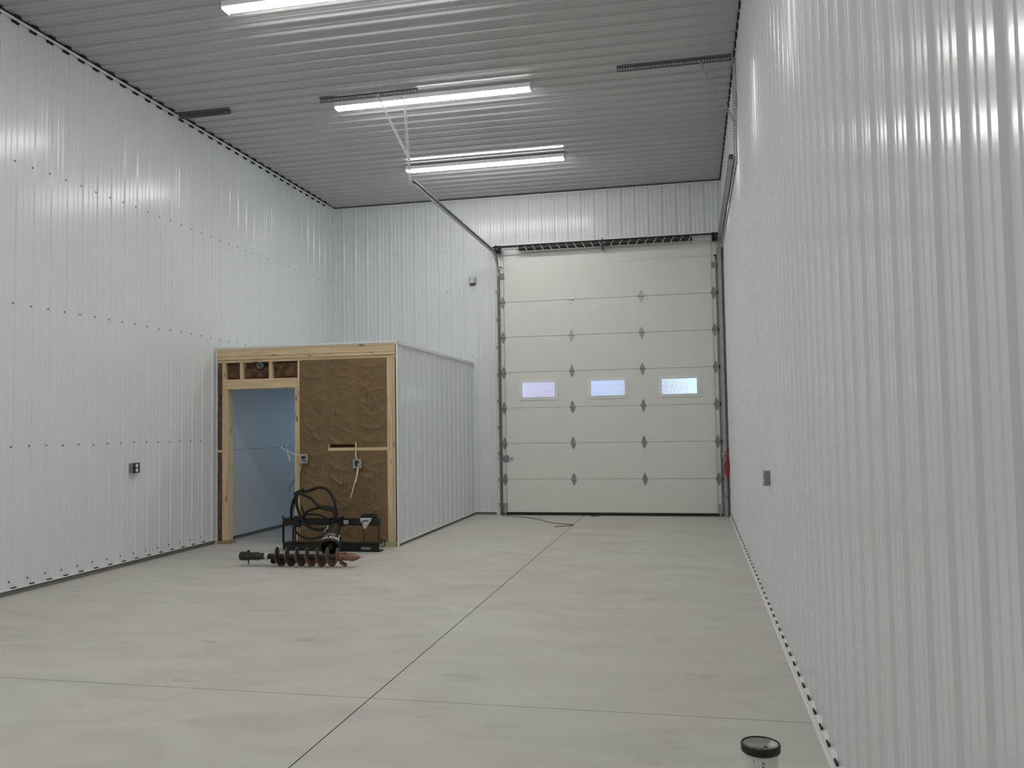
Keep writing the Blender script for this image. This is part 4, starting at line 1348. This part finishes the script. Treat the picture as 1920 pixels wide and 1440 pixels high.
# hoses
H1 = [(-1.728, -4.335, 0.40), (-1.71, -4.37, 0.51), (-1.661, -4.41, 0.627), (-1.594, -4.42, 0.72), (-1.46, -4.42, 0.756), (-1.304, -4.42, 0.80), (-1.194, -4.42, 0.762), (-1.117, -4.42, 0.65), (-1.09, -4.42, 0.528), (-1.083, -4.42, 0.43), (-1.095, -4.43, 0.35), (-1.12, -4.45, 0.30)]
H2 = [(-1.534, -4.45, 0.754), (-1.579, -4.46, 0.713), (-1.594, -4.46, 0.611), (-1.553, -4.47, 0.479), (-1.498, -4.48, 0.389), (-1.41, -4.48, 0.319), (-1.30, -4.48, 0.287), (-1.195, -4.47, 0.31), (-1.112, -4.46, 0.385), (-1.088, -4.45, 0.47), (-1.126, -4.45, 0.541), (-1.253, -4.455, 0.561), (-1.392, -4.46, 0.531), (-1.476, -4.46, 0.491), (-1.53, -4.43, 0.417), (-1.637, -4.33, 0.39)]
H3 = [(-1.547, -4.49, 0.741), (-1.476, -4.50, 0.712), (-1.388, -4.50, 0.676), (-1.306, -4.50, 0.595), (-1.228, -4.49, 0.549), (-1.102, -4.48, 0.514), (-1.075, -4.47, 0.42), (-1.11, -4.46, 0.33)]
H4 = [(-1.554, -4.40, 0.565), (-1.516, -4.41, 0.464), (-1.438, -4.42, 0.470), (-1.327, -4.42, 0.465), (-1.239, -4.42, 0.435), (-1.150, -4.43, 0.380)]
H5 = [(-1.692, -4.33, 0.34), (-1.634, -4.42, 0.278), (-1.558, -4.45, 0.212), (-1.448, -4.47, 0.177), (-1.318, -4.49, 0.187), (-1.214, -4.50, 0.232), (-1.16, -4.48, 0.29)]
H6 = [(-1.704, -4.325, 0.36), (-1.701, -4.335, 0.291), (-1.704, -4.335, 0.188), (-1.710, -4.325, 0.075)]
H7 = [(-1.674, -4.325, 0.36), (-1.671, -4.335, 0.282), (-1.674, -4.335, 0.189), (-1.674, -4.325, 0.075)]
for (P_, r_) in ((H1, 0.0175), (H2, 0.018), (H3, 0.017), (H4, 0.010), (H5, 0.0125), (H6, 0.011), (H7, 0.010)):
    MB().tube(P_, r_, 10).build('hydraulic_hose', 'hose', ad)
mb = MB(); mb.cyl((-1.615, -4.455, 0.715), (-1.500, -4.46, 0.765), 0.031, 12); mb.build('hose_clamp', 'rubber', ad)
mb = MB(); mb.bevel_box((-1.70, -4.345, 0.30), (-1.60, -4.300, 0.425), 0.01); mb.cyl((-1.66, -4.33, 0.42), (-1.66, -4.33, 0.44), 0.02, 10); mb.build('manifold_block', 'black', ad)

# ---------------------------------------------------------------- outdoors, seen only through the pebbled panes
mb = MB(); mb.box((-30, 0.6, -0.3), (40, 60, -0.05)); struct(mb.build('ground', 'gravel'), 'pale ground outside the overhead door')
def tree(x, y, h, r, m_, label, seed):
    t = thing('tree', label, 'tree', (x, y, -0.05), 'trees outside the door windows')
    mb = MB(); mb.lathe([(0, 0.16), (h * 0.35, 0.12), (h * 0.8, 0.04)], (x, y, -0.05), (0, 0, 1), 10); mb.build('trunk', 'bark', t)
    rnd = random.Random(seed)
    mb = MB()
    for _ in range(900):
        d = Vector((rnd.gauss(0, 1), rnd.gauss(0, 1), rnd.gauss(0, 1))).normalized() * (rnd.random() ** 0.4)
        c = Vector((x + d.x * r, y + d.y * r, h * 0.55 + d.z * h * 0.5))
        if c.z < 0.1: continue
        u = Vector((rnd.gauss(0, 1), rnd.gauss(0, 1), rnd.gauss(0, 1))).normalized() * 0.17
        w_ = u.cross(Vector((rnd.gauss(0, 1), rnd.gauss(0, 1), 1))).normalized() * 0.11
        mb.add([c - u, c + w_, c + u, c - w_], [(0, 1, 2, 3)])
    mb.build('foliage', m_, t)
tree(-1.1, 9.5, 5.0, 1.5, 'leaf_red', 'red leaved tree behind the left door window', 1)
tree(0.1, 18.0, 6.0, 2.0, 'leaf_green', 'grey green tree behind the middle door window', 2)
tree(2.15, 9.5, 4.4, 0.85, 'leaf_red', 'low red tree behind the right door window', 3)
